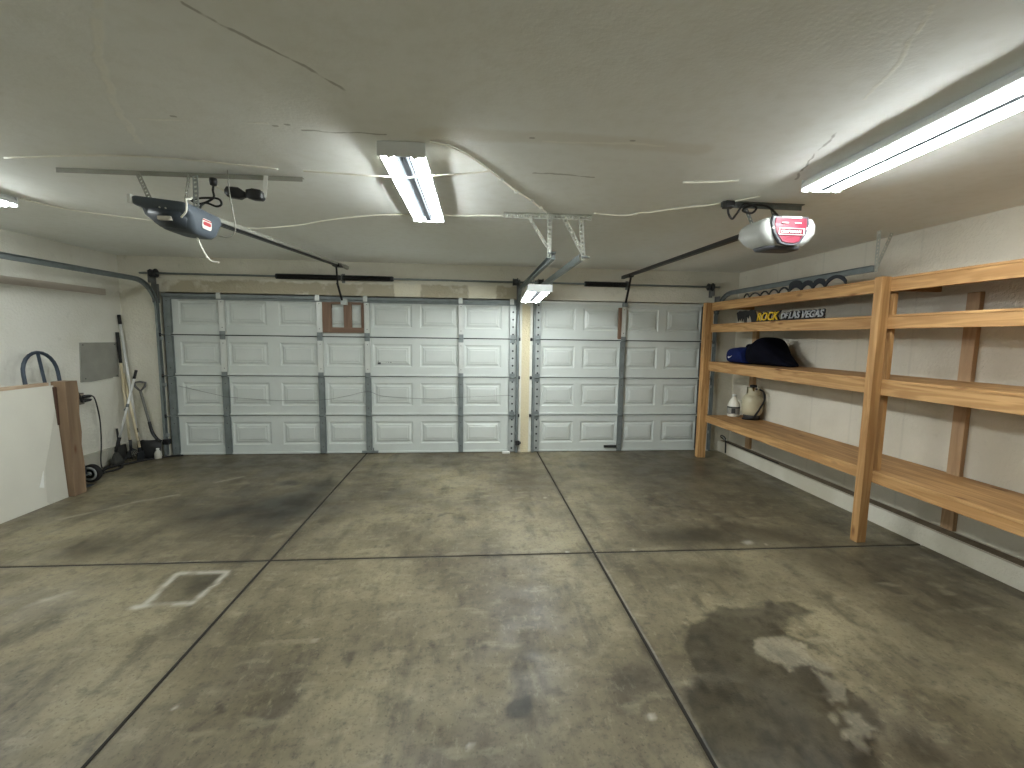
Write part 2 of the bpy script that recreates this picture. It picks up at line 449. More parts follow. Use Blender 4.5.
def make_floor():
    J1, J2, JY = -1.4424, .9347, 3.178
    def axis(lo, hi, step, joints):
        a = list(np.arange(lo, hi+1e-6, step))
        for j in joints:
            a = [q for q in a if abs(q-j) > .012] + [j-.009, j-.004, j+.004, j+.009]
        return np.array(sorted(a))
    xs = axis(XL, XR, .017, (J1, J2))
    ys = np.concatenate([np.arange(YB, 1.15, .19), axis(1.2, 6.42, .017, (JY,))])
    X, Y0 = np.meshgrid(xs, ys); nx, ny = len(xs), len(ys)
    Y = Y0 + (-.012*X)*np.exp(-((Y0-JY)/.8)**2)
    Z = np.zeros_like(X)
    groove = (np.abs(X-J1) < .006) | (np.abs(X-J2) < .006) | (np.abs(Y0-JY) < .006)
    Z[groove] = -.012
    co = np.stack([X, Y, Z], -1).reshape(-1, 3)
    idx = np.arange(nx*ny).reshape(ny, nx)
    F = np.stack([idx[:-1,:-1], idx[:-1,1:], idx[1:,1:], idx[1:,:-1]], -1).reshape(-1, 4)
    me = bpy.data.meshes.new('floor'); me.vertices.add(len(co)); me.vertices.foreach_set('co', co.ravel())
    me.loops.add(F.size); me.loops.foreach_set('vertex_index', F.ravel())
    me.polygons.add(len(F)); me.polygons.foreach_set('loop_start', np.arange(0, F.size, 4)); me.polygons.foreach_set('loop_total', np.full(len(F), 4))
    me.update(calc_edges=True)
    gm = (groove[:-1,:-1] | groove[:-1,1:] | groove[1:,1:] | groove[1:,:-1]).ravel().astype(np.int32)
    me.materials.append(mf); me.materials.append(M_JOINT); me.polygons.foreach_set('material_index', gm)
    # --- marks on the concrete
    n1 = fbm(X, Y, 3.5, 3); n2 = fbm(X, Y, 9, 11); n3 = fbm(X, Y, 22, 23)
    wx = X + (n2-.5)*.10 + (fbm(X, Y, 26, 77)-.5)*.05; wy = Y + (fbm(X, Y, 9, 41)-.5)*.10 + (fbm(X, Y, 26, 91)-.5)*.05
    def poly(pts, soft):
        pts = np.array(pts); ins = np.zeros(X.shape, bool); dist = np.full(X.shape, 9.)
        for i in range(len(pts)):
            (x0,y0),(x1,y1) = pts[i], pts[(i+1) % len(pts)]
            c = ((y0 > wy) != (y1 > wy)) & (wx < (x1-x0)*(wy-y0)/((y1-y0) if abs(y1-y0) > 1e-9 else 1e-9)+x0); ins ^= c
            t = np.clip(((wx-x0)*(x1-x0)+(wy-y0)*(y1-y0))/((x1-x0)**2+(y1-y0)**2+1e-12), 0, 1)
            dist = np.minimum(dist, np.hypot(wx-x0-t*(x1-x0), wy-y0-t*(y1-y0)))
        return np.clip(.5+np.where(ins, dist, -dist)/soft, 0, 1)
    def line(pts, w):
        dist = np.full(X.shape, 9.)
        for (x0,y0),(x1,y1) in zip(pts[:-1], pts[1:]):
            t = np.clip(((wx-x0)*(x1-x0)+(wy-y0)*(y1-y0))/((x1-x0)**2+(y1-y0)**2), 0, 1)
            dist = np.minimum(dist, np.hypot(wx-x0-t*(x1-x0), wy-y0-t*(y1-y0)))
        return np.clip(1.4-dist/w, 0, 1)
    def blob(cx, cy, rx, ry, soft=1., rot=0.):
        dx, dy = wx-cx, wy-cy; c, s = math.cos(rot), math.sin(rot)
        d = np.hypot((dx*c+dy*s)/rx, (-dx*s+dy*c)/ry)
        return np.clip((1+soft*.5-d)/soft, 0, 1)
    wet = np.zeros_like(X); pal = np.zeros_like(X); oil = np.zeros_like(X)
    mx = np.maximum
    W = poly([(1.183,2.247),(1.393,2.363),(1.474,2.439),(1.697,2.433),(1.819,2.494),(1.994,2.469),(2.07,2.357),(1.916,2.296),(1.735,2.19),(1.799,2.084),(1.769,1.934),(1.762,1.8),(1.777,1.702),(1.753,1.606),(1.654,1.543),(1.601,1.407),(1.5,1.22),(.98,1.22),(.963,1.456),(.945,1.577),(.978,1.785),(1.101,1.926),(1.119,2.069)], .035)
    for isl in ([(1.53,2.131),(1.699,2.141),(1.775,2.054),(1.80,1.919),(1.58,1.925),(1.50,1.997),(1.52,2.073)],
                [(1.695,1.897),(1.764,1.825),(1.701,1.731),(1.635,1.713),(1.643,1.809)],
                [(1.644,1.667),(1.699,1.641),(1.689,1.59),(1.586,1.491),(1.534,1.523),(1.609,1.585)],
                [(1.57,1.673),(1.599,1.649),(1.573,1.609),(1.555,1.62)]):
        q = poly(isl, .022); W = W*(1-q); pal = mx(pal, q*.18)
    wet = mx(wet, W*(.62+.35*n1+.35*(n3-.4)))
    wet = mx(wet, line([(1.5,2.16),(1.6,2.19),(1.70,2.17)], .035)*.9)
    wet = mx(wet, blob(1.80,1.46,.07,.10,.8)*.7)
    wet = mx(wet, blob(.79,1.92,.10,.09,.8)*.55)
    wet = mx(wet, blob(2.3,1.75,.35,.4,1.2)*.35*(n1+.3)); wet = mx(wet, blob(2.75,2.2,.5,.25,1.2,.5)*.4*(n1+.4))
    # big oil marks on the left slab
    o = blob(-1.72,4.25,.30,.40,1.1,-.3)*(.75+.9*(n2-.3)); oil = mx(oil, np.clip(o,0,1)*.95)
    oil = mx(oil, blob(-1.60,4.85,.17,.25,1.)*(.5+.8*n2)*.9); oil = mx(oil, blob(-1.98,4.96,.14,.08,.8)*.85)
    oil = mx(oil, blob(-2.15,4.15,.40,.16,1.3,.5)*.8*n2*1.5)
    wet = mx(wet, blob(-1.95,4.2,1.0,.6,1.5,.2)*.75*(n1+.35)); wet = mx(wet, blob(-2.6,5.6,1.6,.5,1.5)*.5*(n1+.35)); wet = mx(wet, blob(-2.88,3.5,.32,.2,1.5)*.95*(n1+.25))
    wet = mx(wet, blob(-3.5,4.3,.9,.4,1.6)*.35*(n1+.4))
    wet = mx(wet, blob(-.8,5.6,1.2,.35,1.6)*.35*(n1+.3)); wet = mx(wet, blob(2.4,5.2,1.2,1.0,1.6)*.7*(n1+.35))
    wet = mx(wet, blob(2.1,3.38,.65,.22,1.1)*.95*(n1+.35)); wet = mx(wet, blob(2.7,2.9,.6,.4,1.4)*.65*(n1+.3))
    wet = mx(wet, blob(1.85,2.85,.5,.22,1.3)*.5*(n1+.3)); wet = mx(wet, blob(1.45,4.6,.22,.6,1.4)*.5*(n1+.2))
    oil = mx(oil, line([(1.75,4.62),(2.0,4.5),(2.21,4.27),(2.23,3.89),(2.20,3.44),(2.25,3.27)], .022)*.35*(n2+.2)*1.2)
    pal = mx(pal, blob(2.24,3.26,.05,.045,.8)*.8)
    oil = mx(oil, blob(.55,5.1,.25,.35,1.3)*.35*n2*1.5)
    # small spots and drips
    oil = mx(oil, blob(.233,1.783,.078,.082,.4)*.9)
    oil = mx(oil, line([(.235,1.86),(.23,1.95),(.25,2.02)], .035)*.6); oil = mx(oil, line([(.27,2.1),(.33,2.04),(.345,1.9),(.40,1.87)], .024)*.55)
    wet = mx(wet, blob(.31,2.13,.08,.06,.9)*.5)
    for cx, cy, r, a in ((-.593,2.138,.034,.6),(-1.102,1.878,.022,.75),(-1.023,1.857,.014,.75),(.087,2.2,.02,.7),(1.0,2.32,.012,.6),(1.36,3.0,.012,.7),(1.9,3.3,.012,.5),(2.5,3.75,.02,.7),(.76,1.5,.02,.4)):
        oil = mx(oil, blob(cx, cy, r, r*1.2, .6)*a)
    ring = np.clip(1-np.abs(np.hypot(wx+1.008, wy-2.435)/.08-1)/.25, 0, 1); oil = mx(oil, ring*.28)
    ring = np.clip(1-np.abs(np.hypot((wx+.24)/1., wy-2.85)/.07-1)/.25, 0, 1); oil = mx(oil, ring*.25)
    oil = mx(oil, np.clip((n3-.56)*7, 0, 1)*blob(-.38,3.95,.35,.17,1.2)*.75)
    oil = mx(oil, np.clip((n3-.56)*7, 0, 1)*blob(-.75,3.4,.2,.15,1.2)*.6); oil = mx(oil, np.clip((n3-.55)*7, 0, 1)*blob(1.9,4.1,.5,.6,1.2)*.6)
    oil = mx(oil, np.clip((n3-.6)*7, 0, 1)*.3)
    # square patch with pale edges
    sq = [(-1.944,2.69),(-1.985,3.06),(-1.66,3.06),(-1.665,2.70),(-1.944,2.69)]
    dx0 = wx; wx = X + (n2-.5)*.035; wy = Y + (n3-.5)*.03
    pal = mx(pal, line(sq, .02)*np.clip((n3-.25)*3.5,.25,1)); oil = mx(oil, poly([(-1.85,3.02),(-1.68,3.03),(-1.69,2.82),(-1.78,2.79)], .06)*.55); wet = mx(wet, poly(sq[:4], .03)*.35)
    pal = mx(pal, blob(-1.96,2.68,.05,.025,.8)); pal = mx(pal, line([(-2.62,2.73),(-2.5,2.86)], .03)*.5*n2*1.6); pal = mx(pal, blob(-2.6,2.75,.35,.2,1.6)*.35*n2)
    pal = mx(pal, line([(-3.55,4.05),(-3.2,4.45),(-2.95,4.62)], .02)*.55*n2*1.6); pal = mx(pal, line([(-2.78,5.0),(-2.6,5.2)], .02)*.5)
    oil = mx(oil, line([(-2.05,3.7),(-1.95,4.05)], .012)*.5)
    rs = np.random.RandomState(5)
    for (cx, cy, r) in ((.9347,3.17,.014),(1.25,3.19,.014),(-1.28,1.9,.012),(.73,3.19,.016),(.78,1.70,.018),(.0,1.62,.012),(-1.44,6.1,.02),(2.36,3.22,.012),(.75,4.35,.014),(-.83,2.3,.01)):
        pal = mx(pal, np.clip(1.5-np.hypot(X-cx, Y-cy)/r, 0, 1))
    for k in range(40):
        cx, cy = rs.uniform(-3.5,3.4), rs.uniform(1.4,5.8); r = rs.uniform(.008,.016)
        oil = mx(oil, np.clip(1.4-np.hypot(X-cx, Y-cy)/r, 0, 1)*.6)
    # grime gathered along the joints
    dj = np.minimum(np.minimum(np.abs(X-J1), np.abs(X-J2)), np.abs(Y0-JY))
    oil = mx(oil, np.clip(1-dj/.05, 0, 1)*.45*(n2+.2))
    rgba = np.stack([np.clip(wet,0,1), np.clip(pal,0,1), np.clip(oil,0,1), np.ones_like(X)], -1).reshape(-1, 4).astype(np.float32)
    ca = me.color_attributes.new('stain', 'FLOAT_COLOR', 'POINT'); ca.data.foreach_set('color', rgba.ravel())
    o = bpy.data.objects.new('floor', me); C.objects.link(o)
    return tag(o, 'stained grey-brown concrete garage floor cut by three dark joints', 'floor', kind='structure')
make_floor()

def struct(name, mb, m, label, cat, bevel=0):
    return tag(mb.build(name, m, None, bevel), label, cat, kind='structure')

struct('ceiling', MB().box((XL-.15,YB-.15,CZ), (XR+.15,YW+.2,CZ+.12)), mc, 'cracked off-white drywall ceiling with pale seams', 'ceiling')
struct('wall_left', MB().box((XL-.15,YB-.15,-.1), (XL,YW+.2,CZ)), M_LEFT, 'white textured wall on the tool corner side', 'wall')
struct('wall_right', MB().box((XR,YB-.15,-.1), (XR+.15,YW+.2,CZ)), M_RIGHT, 'cream textured wall behind the wooden shelving', 'wall')
struct('wall_back', MB().box((XL,YB-.15,-.1), (XR,YB,CZ)), M_LEFT, 'white wall facing the garage doors', 'wall')
OPEN = ((-3.99,.655), (.835,3.40)); TOP = 2.145
wf = MB().box((XL,YW,TOP), (XR,YW+.16,CZ))
wf.box((XL,YW,-.1), (OPEN[0][0],YW+.16,TOP)).box((OPEN[0][1],YW,-.1), (OPEN[1][0],YW+.16,TOP)).box((OPEN[1][1],YW,-.1), (XR,YW+.16,TOP))
struct('wall_front', wf, M_FRONT, 'wall holding both garage doors, with patched tan strip over the wide door', 'wall')
M_DIRT = mat('curb_top_dirt', rgb(124,110,88), .9, 0, .4, 18, bump=.4)
cb = MB().box((3.63,YB,-.05), (XR,YW,.15)); cb.box((3.665,YB,.15), (3.765,YW,.153), 1)
tag(cb.build('trim_1', [M_CURB, M_DIRT], None), 'pale concrete curb with dirty top under the wooden shelving', 'curb', kind='structure')
struct('trim_2', MB().box((XL,YB,-.05), (XL+.025,YW,.2)), wall_mat('left_curb_paint', rgb(190,188,176), rgb(172,168,152)), 'low grey curb along the foot of the tool-corner wall', 'curb', .003)
struct('trim_3', MB().box((.656,YW-.012,.02), (.684,YW,2.14)), WPAINT, 'white jamb strip on the pier beside the wide door', 'trim')
struct('trim_4', MB().box((.806,YW-.012,.02), (.838,YW,2.14)), WPAINT, 'white jamb strip on the pier beside the narrow door', 'trim')
struct('dark_backing', MB().box((XL,6.50,-.1), (XR,6.56,CZ)), BLKPAINT, 'black sheet standing in for the dark outside the doorways', 'trim')  # black sheet behind the doors, its colour standing in for darkness outside

# ------------------------------------------------------------------ garage doors
H4 = 2.134/4
def section_mesh(x0, x1, z0, z1, panels, y=D):
    mb = MB()
    pz0, pz1 = z0+H4*.25, z0+H4*.83
    xs = [x0] + [q for p in panels for q in p] + [x1]
    zs = [z0+.007, pz0, pz1, z1-.007]
    isp = {(round(a,4), round(b,4)) for a, b in panels}
    for a, b in zip(xs[:-1], xs[1:]):
        for k in range(3):
            c, d = zs[k], zs[k+1]
            if k == 1 and (round(a,4), round(b,4)) in isp:
                rings = []
                for off, dy in ((0,0),(.012,.009),(.028,.011),(.05,-.001),(.066,-.001),(.078,-.006)):
                    rings.append([(a+off,y+dy,c+off),(b-off,y+dy,c+off),(b-off,y+dy,d-off),(a+off,y+dy,d-off)])
                n = len(rings)
                v = [p for r in rings for p in r]
                f = [(i*4+j, i*4+(j+1)%4, (i+1)*4+(j+1)%4, (i+1)*4+j) for i in range(n-1) for j in range(4)]
                f.append(tuple((n-1)*4+j for j in range(4)))
                mb.add(v, f)
            else:
                mb.add([(a,y,c),(b,y,c),(b,y,d),(a,y,d)], [(0,1,2,3)])
    # ledge on the lower edge, lip on the upper edge, skin behind
    mb.box((x0,y-.016,z0+.007), (x1,y+.001,z0+.030)); mb.box((x0,y-.006,z1-.022), (x1,y+.001,z1-.008))
    mb.box((x0,y+.012,z0+.007), (x1,y+.04,z1-.007))
    return mb

def hinge(mb, x, z, y):
    mb.box((x-.034,y-.006,z-.055), (x+.034,y,z+.055)); mb.tube([(x-.036,y-.012,z),(x+.036,y-.012,z)], .010, 8)
    for dx in (-.02,.02):
        for dz in (-.035,.035): mb.tube([(x+dx,y-.010,z+dz),(x+dx,y-.004,z+dz)], .006, 6)

def stile(parent, xa, xb, row, m, holes=False, y=D, depth=.03):
    z0, z1 = row*H4+.012, (row+1)*H4-.012
    mb = MB()
    mb.box((xa,y-depth,z0), (xb,y-depth+.003,z1)).box((xa,y-depth,z0), (xa+.003,y,z1)).box((xb-.003,y-depth,z0), (xb,y,z1))
    w = xb-xa
    if holes:
        for k in range(5):
            z = z0+(k+.5)*(z1-z0)/5
            mb.tube([(xa+w*.55,y-depth-.0012,z),(xa+w*.55,y-depth+.001,z)], .0135, 10, 1, smooth=False)
    else:
        for k in (0,1):
            z = z0+.09+k*(z1-z0-.18)
            mb.tube([(xa+w*.5,y-depth-.0012,z),(xa+w*.5,y-depth+.001,z)], .006, 8, 1, smooth=False)
    return mb.build('stile', [m, BLACK], parent)

def garage_door(name, xl, xr, panels, stiles, ends, label):
    root = empty(name, ((xl+xr)/2, D, 0), label, 'garage door', kind='structure')
    for r in range(4):
        section_mesh(xl, xr, r*H4, (r+1)*H4, panels).build('door_section', DOORP, root)
        for i, (a, b) in enumerate(stiles):
            stile(root, a, b, r, DOORW if (r == 3 or (r == 2 and len(stiles) > 1)) and i < 4 else GALVD)
        for a, b, hl in ends: stile(root, a, b, r, GALV if hl else (DARKM if xl > 0 else GALVD), hl)  # narrow door's outer end stile coloured darker, forming a dark band at its edge
    for z in (H4, 2*H4, 3*H4):
        for a, b in stiles:
            mb = MB(); hinge(mb, (a+b)/2, z, D-.031); mb.build('hinge', GALVD, root)
        for k, (a, b, hl) in enumerate(ends):
            mb = MB(); hinge(mb, (a+b)/2, z, D-.031); e = a-.05 if k == 0 else b+.05; s0 = a if k == 0 else b
            mb.tube([(s0+(.03 if k == 0 else -.03),D-.05,z),(e,D-.05,z)], .006, 8)
            mb.build('hinge', GALVD, root)
            q = MB(); q.lathe([(.012,-.012),(.023,-.012),(.023,.012),(.012,.012)], (e,D-.05,z), 14, 'x'); q.build('roller', DARKM, root)
    MB().box((xl,D-.004,-.002), (xr,D+.045,.014)).build('bottom_seal', RUBBER, root)
    return root

big_p = [(-3.79,-3.30),(-3.187,-2.697),(-2.545,-2.063),(-1.945,-1.445),(-1.333,-.813),(-.705,-.19),(-.10,.405)]
big_s = [(-3.285,-3.205),(-2.055,-1.978),(-1.44,-1.365),(-.183,-.118)]
d1 = garage_door('door_1', -3.965, .615, big_p, big_s, [(-3.955,-3.865,False),(.515,.605,True)],
                 'wide white panelled double garage door with a steel strut along its top')
st = MB()
st.box((-3.95,D-.062,2.083), (.61,D-.058,2.128)).box((-3.95,D-.062,2.124), (.61,D,2.129)).box((-3.95,D-.062,2.083), (.61,D-.03,2.087))
st.box((-3.95,D-.034,2.055), (.61,D-.030,2.087))
st.build('top_strut', GALVD, d1)
for a, b in big_s + [(.515,.605)]:
    MB().box((a,D-.066,2.07), (a+.055,D-.06,2.145)).build('strut_clip', DOORW, d1)
# brown timber frame round one panel of the top section
br = MB()
br.box((-1.975,D-.04,1.655), (-1.86,D,2.055)); br.build('timber_brace', redw_z(), d1)
MB().box((-1.86,D-.038,1.655), (-1.445,D,1.725)).build('timber_brace', redw_x(), d1)
MB().box((-1.70,D-.040,1.725), (-1.60,D,2.055)).build('timber_brace', redw_z(), d1)
MB().box((-1.475,D-.038,1.725), (-1.44,D,2.055)).build('timber_brace', redw_z(), d1)
MB().box((-1.86,D-.036,2.03), (-1.475,D,2.06)).build('timber_brace', redw_x(), d1)
# lock bar, sticker, lock cable
lk = MB().box((-1.50,D-.045,.012), (-1.28,D-.028,.045)); lk.tube([(-1.34,D-.05,.045),(-1.34,D-.05,.09)], .009, 8)
tag(lk.build('latch', GALVD, d1, .003), 'grey steel foot latch')
sk = MB().box((-1.275,D-.002,1.235), (-1.235,D+.003,1.262)).box((-1.272,D-.002,1.268), (-1.245,D+.003,1.285)); 
for k in range(4): sk.box((-1.20+.03*k,D-.002,1.268-.003*k), (-1.182+.03*k,D+.003,1.277-.003*k))
tag(sk.build('sticker', mat('sticker_ink', rgb(70,74,76), .6), d1), 'small dark printed sticker')
cbp = spline([(-3.84,D-.012,.93),(-3.3,D-.022,.80),(-3.24,D-.045,.79),(-2.6,D-.022,.74),(-2.02,D-.045,.75),(-1.7,D-.022,.80),(-1.40,D-.045,.865),(-1.2,D-.022,.80),(-.6,D-.022,.765),(-.15,D-.045,.79),(.56,D-.045,.82)], 6)
MB().tube(cbp, .0022, 5).build('lock_cable', DARKM, d1)

sm_p = [(.983,1.446),(1.556,2.085),(2.181,2.647),(2.76,3.275)]
sm_s = [(2.098,2.165)]
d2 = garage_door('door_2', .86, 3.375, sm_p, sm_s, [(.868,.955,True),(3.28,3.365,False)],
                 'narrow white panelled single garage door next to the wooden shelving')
MB().box((.87,D-.03,2.10), (3.37,D,2.13)).build('top_strut', DOORW, d2)
MB().box((2.055,D-.036,1.62), (2.097,D,2.06)).build('timber_brace', redw_z(), d2)
lk = MB().box((1.91,D-.03,.055), (2.09,D-.004,.09)); lk.box((1.93,D-.036,.062), (2.07,D-.03,.083))
tag(lk.build('slide_lock', DARKM, d2, .003), 'dark slide lock')
MB().box((1.78,D-.002,1.30), (1.92,D+.002,1.325)).build('sticker', WHITE, d2)

# ------------------------------------------------------------------ tracks
def track_path(x, yend, zt, r=.36, yv=D-.055):
    pts = [(x,yv,.01), (x,yv,zt-r)]
    for k in range(1, 13):
        a = PI/2*k/12; pts.append((x, yv-r+r*math.cos(a), zt-r+r*math.sin(a)))
    pts.append((x, yend, zt)); return pts
def sweep_track(pts, side, w=.055, d=.03):
    """C channel: 'side' +1 opens toward +x"""
    mb = MB(); n = len(pts); P = [Vector(p) for p in pts]
    prof = [(d/2,w/2),(-d/2,w/2),(-d/2,-w/2),(d/2,-w/2)]; t = .004
    inner = [(d/2,-w/2+t),(-d/2+t,-w/2+t),(-d/2+t,w/2-t),(d/2,w/2-t)]
    ring = prof+inner; rings = []
    for i in range(n):
        a = P[max(0,i-1)]; b = P[min(n-1,i+1)]; dd = (b-a).normalized()
        nr = Vector((1,0,0)).cross(dd).normalized()
        rings.append([P[i] + Vector((side*u,0,0)) + nr*v for u, v in ring])
    mb.loft(rings, 0, False); return mb
TR = {}
def door_track(x, yend, side, label, zt=2.262, xdoor=None):
    root = empty('door_track', (x, D-.055, 0), label, 'garage door track')
    sweep_track(track_path(x, yend, zt), side).build('rail', GALVD, root)
    br = MB()
    for z in (.28, .95, 1.55):
        br = MB(); br.box((x-.025,D-.03,z-.025), (x+.025,YW-.001,z+.025)); br.box((x-.04,YW-.006,z-.02), (x+.04,YW-.001,z+.02))
        br.build('wall_bracket', GALV, root)
    fl = MB(); fl.box((x-.004,YW-.10,2.0), (x,YW-.002,2.24)); fl.box((x-.024,YW-.007,2.0), (x+.024,YW-.002,2.24)); fl.build('flag_bracket', PLATE, root)
    return root
tL = door_track(-4.008, 3.3, 1, 'steel door track running along the tool-corner wall beneath the ceiling')
tM = door_track(.63, 3.52, -1, 'steel door track of the wide door ending at the pale ceiling hanger')
tN = door_track(.86, 3.56, 1, 'steel door track of the narrow door ending at the pale ceiling hanger')
tR = door_track(3.47, 3.66, -1, 'steel door track running above the top wooden shelf')
hb = MB(); hb.perf((3.50,3.66,2.235), (3.50,3.66,CZ-.002), .035, .003, (1,0,0)); hb.perf((3.50,3.66,2.26), (3.68,3.72,CZ-.002), .03, .003, (0,1,0))
tag(hb.build('hanger', STRAPW, tR), 'pale perforated hanger strap')
hb = MB(); hb.perf((-4.03,3.34,2.24), (-4.03,3.34,CZ-.002), .035, .003, (1,0,0)); hb.build('hanger', STRAPW, tL)

# ceiling hanger shared by the two inner tracks
hg = empty('ceiling_hanger', (.56,3.53,CZ), 'pale perforated angle-iron hanger holding the two middle door tracks', 'bracket')
b_ = MB(); b_.perf((.24,3.55,CZ-.003), (.93,3.53,CZ-.003), .034, .003, (0,0,1)); b_.perf((.24,3.567,CZ-.02), (.93,3.547,CZ-.02), .034, .003, (0,1,0)); b_.build('cross_bar', STRAPW, hg)
MB().perf((.60,3.535,CZ-.006), (.60,3.535,2.25), .034, .003, (0,1,0)).build('strap', STRAPW, hg)
MB().perf((.57,3.50,CZ-.006), (.60,3.50,2.28), .030, .003, (1,0,0)).build('strap', STRAPW, hg)
MB().perf((.845,3.54,CZ-.006), (.875,3.54,2.24), .034, .003, (0,1,0)).build('strap', STRAPW, hg)
MB().perf((.42,3.545,CZ-.006), (.585,3.535,2.33), .022, .003, (0,1,0), .05).build('diagonal_brace', STRAPW, hg)
MB().perf((.70,3.545,CZ-.006), (.865,3.545,2.30), .032, .003, (0,1,0)).build('diagonal_brace', STRAPW, hg)
bo = MB()
for q in ((.62,3.52,2.285),(.885,3.52,2.26)): MB().tube([Vector(q)+Vector((-.03,0,0)), Vector(q)+Vector((.03,0,0))], .009, 8).build('bolt', GALVD, hg)

# ------------------------------------------------------------------ torsion shafts
def torsion(x0, x1, springs, plates, label, z=2.365):
    y = YW-.085
    root = empty('torsion_shaft', ((x0+x1)/2, y, z), label, 'torsion shaft')
    MB().tube([(x0,y,z),(x1,y,z)], .0125, 10).build('shaft', GALVD, root)
    for a, b in springs:
        n = int((b-a)/.011); mb = MB(); pts = []
        for i in range(n*8+1):
            t = 2*PI*i/8; pts.append((a+(b-a)*i/(n*8), y+.031*math.cos(t), z+.031*math.sin(t)))
        mb.tube(pts, .0052, 5); mb.tube([(a-.0,y,z),(b,y,z)], .026, 12); mb.build('spring', SPRING, root)
        for e in (a, b):
            c = MB(); c.lathe([(.013,-.02),(.034,-.02),(.034,.0),(.028,.02),(.013,.02)], (e,y,z), 16, 'x'); c.build('spring_cone', DARKM, root)
    for xp in (x0+.165, x1-.14):
        dr = MB(); dr.lathe([(.013,-.035),(.05,-.035),(.05,-.03),(.044,-.026),(.044,.02),(.056,.026),(.056,.033),(.013,.033)], (xp,y,z), 20, 'x'); dr.build('cable_drum', DARKM, root)
        bp = MB(); s = 1 if xp < (x0+x1)/2 else -1; xb = xp-s*.05
        bp.box((xb-.003,y-.03,z-.12), (xb+.003,YW-.003,z+.035)); bp.box((xb-.025,YW-.008,z-.14), (xb+.025,YW-.003,z+.04)); bp.build('end_bearing_plate', PLATE, root)
    for xp in plates:
        bp = MB(); bp.box((xp-.02,YW-.009,z-.06), (xp+.02,YW-.003,z+.06)); bp.box((xp-.004,y-.03,z-.04), (xp+.004,YW-.003,z+.04)); bp.build('centre_bearing_plate', PLATE, root)
    return root
torsion(-4.15, .72, [(-2.49,-1.72),(-1.66,-1.05)], [-1.69], 'long torsion shaft with two black springs over the wide door')
torsion(.76, 3.47, [(1.55,2.10)], [2.15], 'short torsion shaft with one black spring over the narrow door')

# ------------------------------------------------------------------ opener over the wide door (dark grey)
OPD = mat('opener_grey', rgb(84,92,100), .5, 0, .12, 12, spec=.3)
OPD2 = mat('opener_lens', rgb(62,69,76), .5, 0, .1, 10, spec=.3)
STK = mat('sticker_white', rgb(225,220,212), .5, 0, .05)
STR = mat('sticker_red', rgb(176,46,54), .5, 0, .05)
oa = empty('garage_door_opener', (-1.67,2.78,2.24), 'dark grey door opener hanging over the wide door', 'garage door opener')
def tilt_(x, z): return z - (x+1.80)*.095
rings = []
for zz, x0, x1, y0, y1, r in ((2.196,-1.675,-1.555,2.70,2.86,.03),(2.203,-1.70,-1.535,2.67,2.89,.045),(2.225,-1.725,-1.522,2.64,2.915,.05),(2.262,-1.765,-1.515,2.62,2.93,.05),(2.290,-1.765,-1.512,2.61,2.94,.04),(2.298,-1.79,-1.513,2.606,2.943,.03),(2.305,-1.80,-1.514,2.604,2.945,.025),(2.336,-1.802,-1.518,2.604,2.945,.025),(2.344,-1.795,-1.525,2.61,2.94,.025)):
    rings.append([(a, b, tilt_(a, zz)) for a, b in rrect(x0, x1, y0, y1, r)])
MB().loft(rings).build('motor_housing', OPD, oa)
# darker curved light lens on the face
rings = []
for k, (zz, x0, x1, yy) in enumerate(((2.208,-1.695,-1.565,2.662),(2.225,-1.71,-1.55,2.638),(2.262,-1.725,-1.535,2.617),(2.290,-1.71,-1.56,2.606))):
    rings.append([(x0,yy,tilt_(x0,zz)),((x0+x1)/2,yy-.010,tilt_((x0+x1)/2,zz)),(x1,yy,tilt_(x1,zz)),(x1,yy+.03,tilt_(x1,zz)),(x0,yy+.03,tilt_(x0,zz))])
tag(MB().loft(rings).build('lens', OPD2, oa), 'darker smooth lens')
MB().box((-1.812,2.598,2.302), (-1.792,2.64,2.348)).build('corner_cap', WHITE, oa, .004)
MB().box((-1.668,2.600,2.222), (-1.603,2.622,2.241)).build('sticker', STK, oa)
sk = MB()
fnx = lambda a, b, d: (-1.516+d+(b-2.26)*.06, a, b)
sk.prism(rrect(2.725,2.815,2.212,2.268,.016), .002, .006, fnx); sk.prism(rrect(2.735,2.805,2.232,2.252,.008), .006, .008, fnx, 1)
sk.prism(rrect(2.730,2.81,2.258,2.264,.002), .006, .008, fnx, 1)
sk.build('logo_sticker', [STK, STR], oa)
for q in ((-1.655,2.602,2.285),(-1.625,2.602,2.282),(-1.762,2.622,2.285)):
    MB().tube([Vector(q)+Vector((0,.012,0)), Vector(q)], .004, 8).build('screw', WHITE, oa)
rl = MB().bar((-1.66,2.90,2.345), (-1.64,6.02,2.505), .045, .028); rl.build('rail', RAILG, oa)
rl = MB().bar((-1.66,2.90,2.322), (-1.64,5.9,2.476), .03, .018); tag(rl.build('drive_belt', BLKPAINT, oa), 'black drive strip under the rail')
MB().box((-1.66,6.0,2.485), (-1.62,YW-.002,2.525)).build('header_bracket', RAILG, oa)
ar = MB().bar((-1.66,5.74,2.475), (-1.70,5.92,2.25), .022, .008, (0,1,0)); ar.bar((-1.70,5.90,2.28), (-1.70,6.115,2.055), .026, .008, (0,1,0)); ar.box((-1.69,5.68,2.455), (-1.61,5.80,2.49)); ar.build('door_arm', BLKPAINT, oa, .001)
MB().box((-1.72,6.09,2.02), (-1.64,D-.04,2.10)).build('door_bracket', GALV, oa, .003)
MB().bar((-2.45,2.99,CZ-.003), (-1.04,2.965,CZ-.003), .034, .003).bar((-2.45,2.974,CZ-.016), (-1.04,2.949,CZ-.016), .003, .026).build('ceiling_angle', RAILG, oa)
MB().perf((-1.99,2.96,CZ-.02), (-1.81,2.80,2.33), .028, .003, (0,1,0)).build('strap', RAILG, oa)
